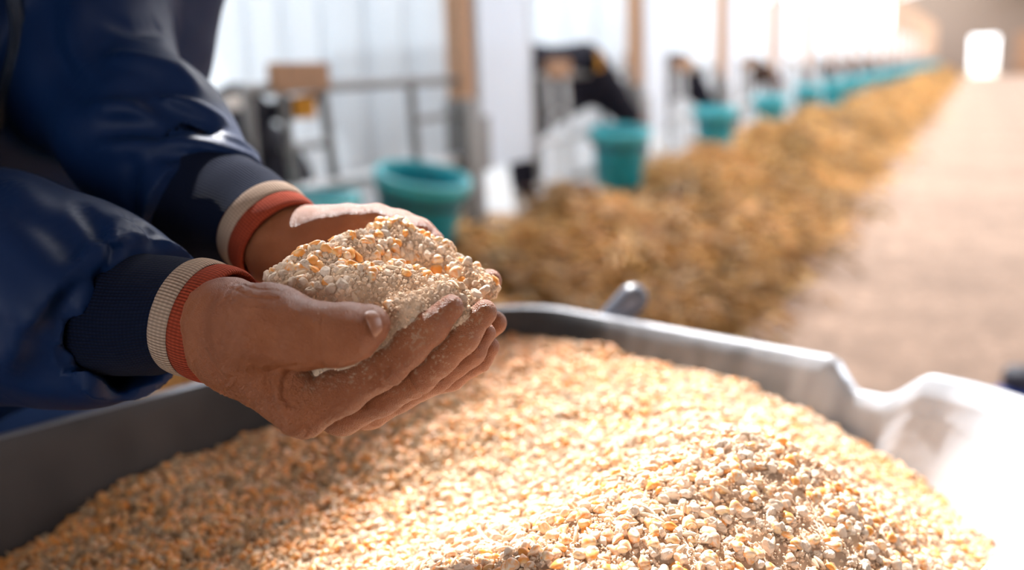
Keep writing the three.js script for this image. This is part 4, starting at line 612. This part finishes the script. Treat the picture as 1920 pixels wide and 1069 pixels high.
{
  const nylon = phy({ color: lin(0.003, 0.016, 0.064), roughness: 0.52, specularIntensity: 0.32, bumpMap: dataTex(256, 256, (u, v) => { const k = 0.5 + 0.25 * (Math.sin(u * 6.283 * 64) * Math.sin(v * 6.283 * 64)) + 0.3 * (tfbm(u, v, 6, 4, 4) - 0.5); return [k, k, k]; }, false), bumpScale: 0.00007, side: THREE.DoubleSide });
  const b = bounds([shell, sleeveR, sleeveF], 0.035);
  const jacket = mesh('jacket', local(meshField(dJacket, b.min, b.max, 0.0034, { tile: 0.06, slack: 1.5 }), FEET), nylon, person);
  const kb = dataTex(16, 16, (u, v) => { const k = Math.pow(0.5 + 0.5 * Math.cos(u * 6.283), 0.7) * (0.85 + 0.15 * Math.cos(v * 6.283)); return [k, k, k]; }, false, 1, 1);
  const kbump = (ru, rv) => { const t = kb.clone(); t.repeat.set(ru, rv); t.needsUpdate = true; return t; };
  const kt = dataTex(16, 16, (u, v) => { const k = 0.72 + 0.28 * Math.pow(0.5 + 0.5 * Math.cos(u * 6.283), 0.6) * (0.8 + 0.2 * Math.cos(v * 6.283)); return [k, k, k]; }, true);
  const ktex = (ru, rv) => { const t = kt.clone(); t.repeat.set(ru, rv); t.needsUpdate = true; return t; };
  const knit = (r, g, bb, n) => phy({ color: lin(r, g, bb), map: ktex(n, 1), bumpMap: kbump(n, 1), bumpScale: 0.0009, roughness: 1, specularIntensity: 0.3, sheen: 0.05, sheenColor: lin(r + 0.1, g + 0.1, bb + 0.12), sheenRoughness: 0.6 });
  const cuff = (pts, rings, axis) => {                        // pts: knit from sleeve to stripes; rings: centres of the two stripes
    const c = new THREE.CatmullRomCurve3(pts.map((q) => q[0])), n = 26, list = [];
    for (let i = 0; i <= n; i++) { const t = i / n, k = t * (pts.length - 1), a = Math.min(Math.floor(k), pts.length - 2), u = k - a, tan = c.getTangent(t).lerp(axis, sstep(0.35, 1, t)).normalize(); list.push({ p: c.getPoint(t), r: mix(pts[a][1], pts[a + 1][1], u * u * (3 - 2 * u)), t: tan, w: (s) => 0.02 * Math.sin(s * 3 + t * 4) }); }
    const cm = knit(0.0035, 0.0085, 0.030, 1), ou = (l) => local(sweep(l, 96, V(0, 1, 0), 110, 0.003), FEET);
    mesh('cuff', ou(list), cm, jacket);
    const band = (a, b, r, fold) => { const l = [], m = 10; for (let i = 0; i <= m; i++) { const t = i / m; l.push({ p: a.clone().lerp(b, t), r: r - 0.0002 + 0.0011 * Math.pow(Math.sin(Math.PI * t), 0.5), t: axis }); } if (fold) { const e = b.clone().addScaledVector(axis, 0.0012); l.push({ p: e, r: r - 0.0012, t: axis }, { p: b.clone().addScaledVector(axis, 0.0006), r: r - 0.0026, t: axis }, { p: a, r: r - 0.003, t: axis }, { p: pts[pts.length - 2][0], r: r - 0.004, t: axis }); } return l; };
    mesh('cuff_stripe', ou(band(rings[0], rings[1], rings[3], false)), knit(0.52, 0.38, 0.29, 1), jacket); mesh('cuff_stripe', ou(band(rings[1], rings[2], rings[3] - 0.0004, true)), knit(0.40, 0.065, 0.03, 1), jacket);
    jacket.children.slice(-2)[0].userData.label = 'beige knit stripe'; jacket.children.slice(-1)[0].userData.label = 'rust red knit edge';
  };
  const axR = camDir(0.91, -0.25, 0.33), axF = camDir(0.70, -0.56, 0.44);
  const cR = P(423, 613, 0.571), cF = P(529, 457, 0.684);
  const back = (c, a, d) => c.clone().addScaledVector(a, -d);
  cuff([[P(150, 575, 0.635), 0.030], [P(225, 588, 0.612), 0.0385], [P(290, 594, 0.597), 0.0365], [back(cR, axR, 0.0262), 0.0336]], [back(cR, axR, 0.0265), back(cR, axR, 0.0135), cR, 0.0342], axR);
  cuff([[P(325, 316, 0.775), 0.036], [P(390, 378, 0.745), 0.0455], [P(438, 405, 0.722), 0.0415], [back(cF, axF, 0.0262), 0.0345]], [back(cF, axF, 0.0265), back(cF, axF, 0.0135), cF, 0.0345], axF);
  // zip down the front, with its tape and teeth
  const zl = [[16, -60], [22, 0], [30, 45], [26, 95], [16, 140], [2, 190], [-12, 240]].map((q) => onSurface(dJacket, q[0], q[1], 0.4)), zc = new THREE.CatmullRomCurve3(zl), tape = [], teeth = [];
  for (let i = 0; i <= 60; i++) { const p = zc.getPoint(i / 60), t = zc.getTangent(i / 60); tape.push({ p: p.clone().addScaledVector(front, -0.001), r: 0.0045, t }); }
  mesh('zip_tape', local(sweep(tape, 12, V(1, 0, 0.2), 1, 0.01), FEET), std({ color: lin(0.006, 0.012, 0.03), roughness: 0.8 }), jacket);
  const tg = rbox(0.0055, 0.0016, 0.003, 0, 0, 0, 0.0004), tm = new THREE.Matrix4();
  for (let i = 0; i <= 110; i++) { const t = i / 110, p = zc.getPoint(t).addScaledVector(front, 0.0042), y = zc.getTangent(t), x = y.clone().cross(front).normalize(), g = tg.clone(); tm.makeBasis(x, y, x.clone().cross(y)).setPosition(p.addScaledVector(x, (i % 2 ? 1 : -1) * 0.0018)); g.applyMatrix4(tm); teeth.push(g); }
  tag(mesh('zip_teeth', local(mergeGeometries(teeth), FEET), std({ color: lin(0.03, 0.045, 0.08), roughness: 0.35, metalness: 0.3 }), jacket), null, null, null, 'stuff');
  // trousers and boots
  const legs = [], boots = []; for (const s of [-1, 1]) { const h = hip.clone().addScaledVector(side, s * 0.1); legs.push(...chain([h.clone().add(V(0, 0.02, 0)), 0.115], [h.clone().setY(0.48).addScaledVector(front, 0.02), 0.082], [h.clone().setY(0.09).addScaledVector(front, -0.02), 0.066])); boots.push(cap(h.clone().setY(0.2).addScaledVector(front, -0.02), 0.052, h.clone().setY(0.05).addScaledVector(front, -0.02), 0.048), cap(h.clone().setY(0.045), 0.045, h.clone().setY(0.04).addScaledVector(front, 0.17), 0.04)); }
  const dLegs = (x, y, z) => Math.max(dgroup(legs, 0.03, x, y, z) + 0.006 * noise(x * 14, y * 9, z * 14), 0.07 - y), lb = bounds([legs], 0.02), dBoots = (x, y, z) => Math.max(dgroup(boots, 0.02, x, y, z), 0.001 - y, y - 0.2), ob = bounds([boots], 0.01);
  mesh('trousers', local(meshField(dLegs, lb.min, lb.max, 0.01, { tile: 0.06 }), FEET), std({ color: lin(0.02, 0.06, 0.19), roughness: 0.8 }), person);
  mesh('boots', local(meshField(dBoots, ob.min, ob.max, 0.009), FEET), std({ color: lin(0.02, 0.018, 0.016), roughness: 0.6 }), person);
}

// ---------------------------------------------------------------- the feed held in the hands
{
  const hold = base('feed_handful', P(700, 560, 0.58), 'mounded handful of corn, pellets and sandy meal resting in the cupped hands', 'feed', null, 'stuff');
  const f = (x, y, z) => { const d = dHeap(x, y, z); return d > 0.008 || d < -0.008 ? d : d - 0.0012 * fbm(x * 190, y * 190, z * 190, 2) - 0.0012 * noise(x * 70, y * 70, z * 70); };
  const b = bounds([heapCaps], 0.006), at = hold.position;
  const g = meshField(f, b.min, b.max, 0.0013, { color: (x, y, z) => { const k = 0.88 + 0.25 * fbm(x * 220, y * 220, z * 220); return [0.70 * k, 0.505 * k, 0.35 * k]; }, tile: 0.03 });
  const p = g.attributes.position, nn = g.attributes.normal, ix = g.index.array, tri = [], sum = []; let tot = 0; const a = V(), c = V(), d = V();
  for (let i = 0; i < ix.length; i += 3) { a.fromBufferAttribute(p, ix[i]); c.fromBufferAttribute(p, ix[i + 1]); d.fromBufferAttribute(p, ix[i + 2]); tot += c.sub(a).cross(d.sub(a)).length() / 2; sum.push(tot); tri.push(i); }
  const sample = () => { const r = rnd() * tot; let lo = 0, hi = sum.length - 1; while (lo < hi) { const m = (lo + hi) >> 1; if (sum[m] < r) lo = m + 1; else hi = m; } const i = tri[lo]; let u = rnd(), v = rnd(); if (u + v > 1) { u = 1 - u; v = 1 - v; } const q = V(), n = V(), t = V(); q.fromBufferAttribute(p, ix[i]).multiplyScalar(1 - u - v); q.addScaledVector(t.fromBufferAttribute(p, ix[i + 1]), u); q.addScaledVector(t.fromBufferAttribute(p, ix[i + 2]), v); n.fromBufferAttribute(nn, ix[i]); return [q, n]; };
  const inv = CM.clone().invert(), dHands = (q) => Math.min(nearRaw(q.x, q.y, q.z), handBase(far, q.x, q.y, q.z));
  const kinds = { corn: [], dustyCorn: [], pellet: [], oat: [], crumb: [] };
  const put = (kind, N, size, lift, gap, lo, hi, warm, keep) => {
    let n = 0, tries = 0; while (n < N && tries++ < N * 40) {
      const [q, nr] = sample(); if (nr.y < (kind === 'crumb' ? -0.6 : -0.1) || dHands(q) < gap) continue; const v = q.clone().applyMatrix4(inv), px = W / 2 + F * v.x / -v.z, py = H / 2 - F * v.y / -v.z; if (keep && rnd() > keep(px, py)) continue;
      const s = mix(size[0], size[1], kind === 'crumb' ? Math.pow(rnd(), 4) : rnd()) * (py > 630 ? 0.5 : 1); kinds[kind].push({ p: q.addScaledVector(nr, rr(lift[0], lift[1])), q: lying(nr, kind === 'dustyCorn' ? 'corn' : kind), s, c: tint(lo, hi, warm), k: [px, py, -v.z] }); n++;
    }
  };
  const big = (px, py) => { const low = (py - (440 + 0.0 * px)) / 150, meal = sstep(600, 720, px) * sstep(500, 540, py) * sstep(900, 830, px); return clamp((1.0 - 0.5 * low) * (1 - 0.86 * meal) + (px < 600 ? 0.5 : 0), 0.04, 1) * (py > 600 ? 0 : 1); };
  put('corn', 75, [0.75, 1.0], [-0.0004, 0.0016], 0.003, 0.85, 1.05, 0.04, big); put('dustyCorn', 70, [0.75, 1.05], [-0.0006, 0.0014], 0.003, 0.8, 1.03, 0.03, big);
  put('pellet', 190, [0.5, 1.1], [-0.0006, 0.0012], 0.0025, 0.75, 1.05, 0.05, big); put('oat', 60, [0.7, 1.0], [0.0002, 0.0015], 0.002, 0.8, 1.1, 0.04, (x, y) => (y > 620 ? 0 : 0.3 + big(x, y)));
  put('crumb', 22000, [0.3, 2.1], [-0.0002, 0.0006], -0.0004, 0.72, 1.12, 0.05);
  for (let i = 0; i < 4500; i++) {                            // meal sticking to the skin beside the heap
    const [q, nr] = sample(), o = q.clone().add(V(rr(-1, 1), rr(-1.4, 0.6), rr(-1, 1)).multiplyScalar(0.012)); const f2 = nearRaw(o.x, o.y, o.z); void nr; if (Math.abs(f2) > 0.006) continue;
    const e = 0.0005, gr = V(nearRaw(o.x + e, o.y, o.z) - f2, nearRaw(o.x, o.y + e, o.z) - f2, nearRaw(o.x, o.y, o.z + e) - f2).normalize(); o.addScaledVector(gr, -f2 + 0.0002); if (dHeap(o.x, o.y, o.z) < -0.0005) continue;
    kinds.crumb.push({ p: o, q: lying(gr, 'crumb'), s: rr(0.09, 0.30), c: tint(0.55, 0.85, 0.04) });
  }
  const mv = (l) => l.map((o) => ({ ...o, p: o.p.clone().sub(at) }));
  mesh('meal', local(g, at), mealMat, hold);
  kinds.corn.forEach((o, i) => single('corn_kernel', GRAIN.corn, cornMat, o, i, 'orange-yellow corn kernel on top of the handful in the cupped hands', 'kernel', 'clean kernels in the hands'));
  const dusty = kinds.dustyCorn.splice(0, 25); dusty.forEach((o, i) => single('corn_kernel', GRAIN.dustyCorn, cornMat, o, i, 'pale meal-dusted corn kernel on the handful in the cupped hands', 'kernel', 'dusty kernels in the hands'));
  kinds.pellet.splice(0, 100).forEach((o, i) => single('feed_pellet', GRAIN.pellet, grainMat, o, i, 'small lumpy grey-beige pellet on the handful in the cupped hands', 'pellet', 'pellets in the hands'));
  scatter(hold, 'dusty_corn_kernel', GRAIN.dustyCorn, cornMat, mv(kinds.dustyCorn)); scatter(hold, 'feed_pellet', GRAIN.pellet, grainMat, mv(kinds.pellet)); scatter(hold, 'oat_grain', GRAIN.oat, grainMat, mv(kinds.oat)); scatter(hold, 'meal_crumb', GRAIN.crumb, mealMat, mv(kinds.crumb));
}

scene.traverse((o) => { if (o.isMesh) o.castShadow = o.receiveShadow = true; });
renderer.render(scene, camera);
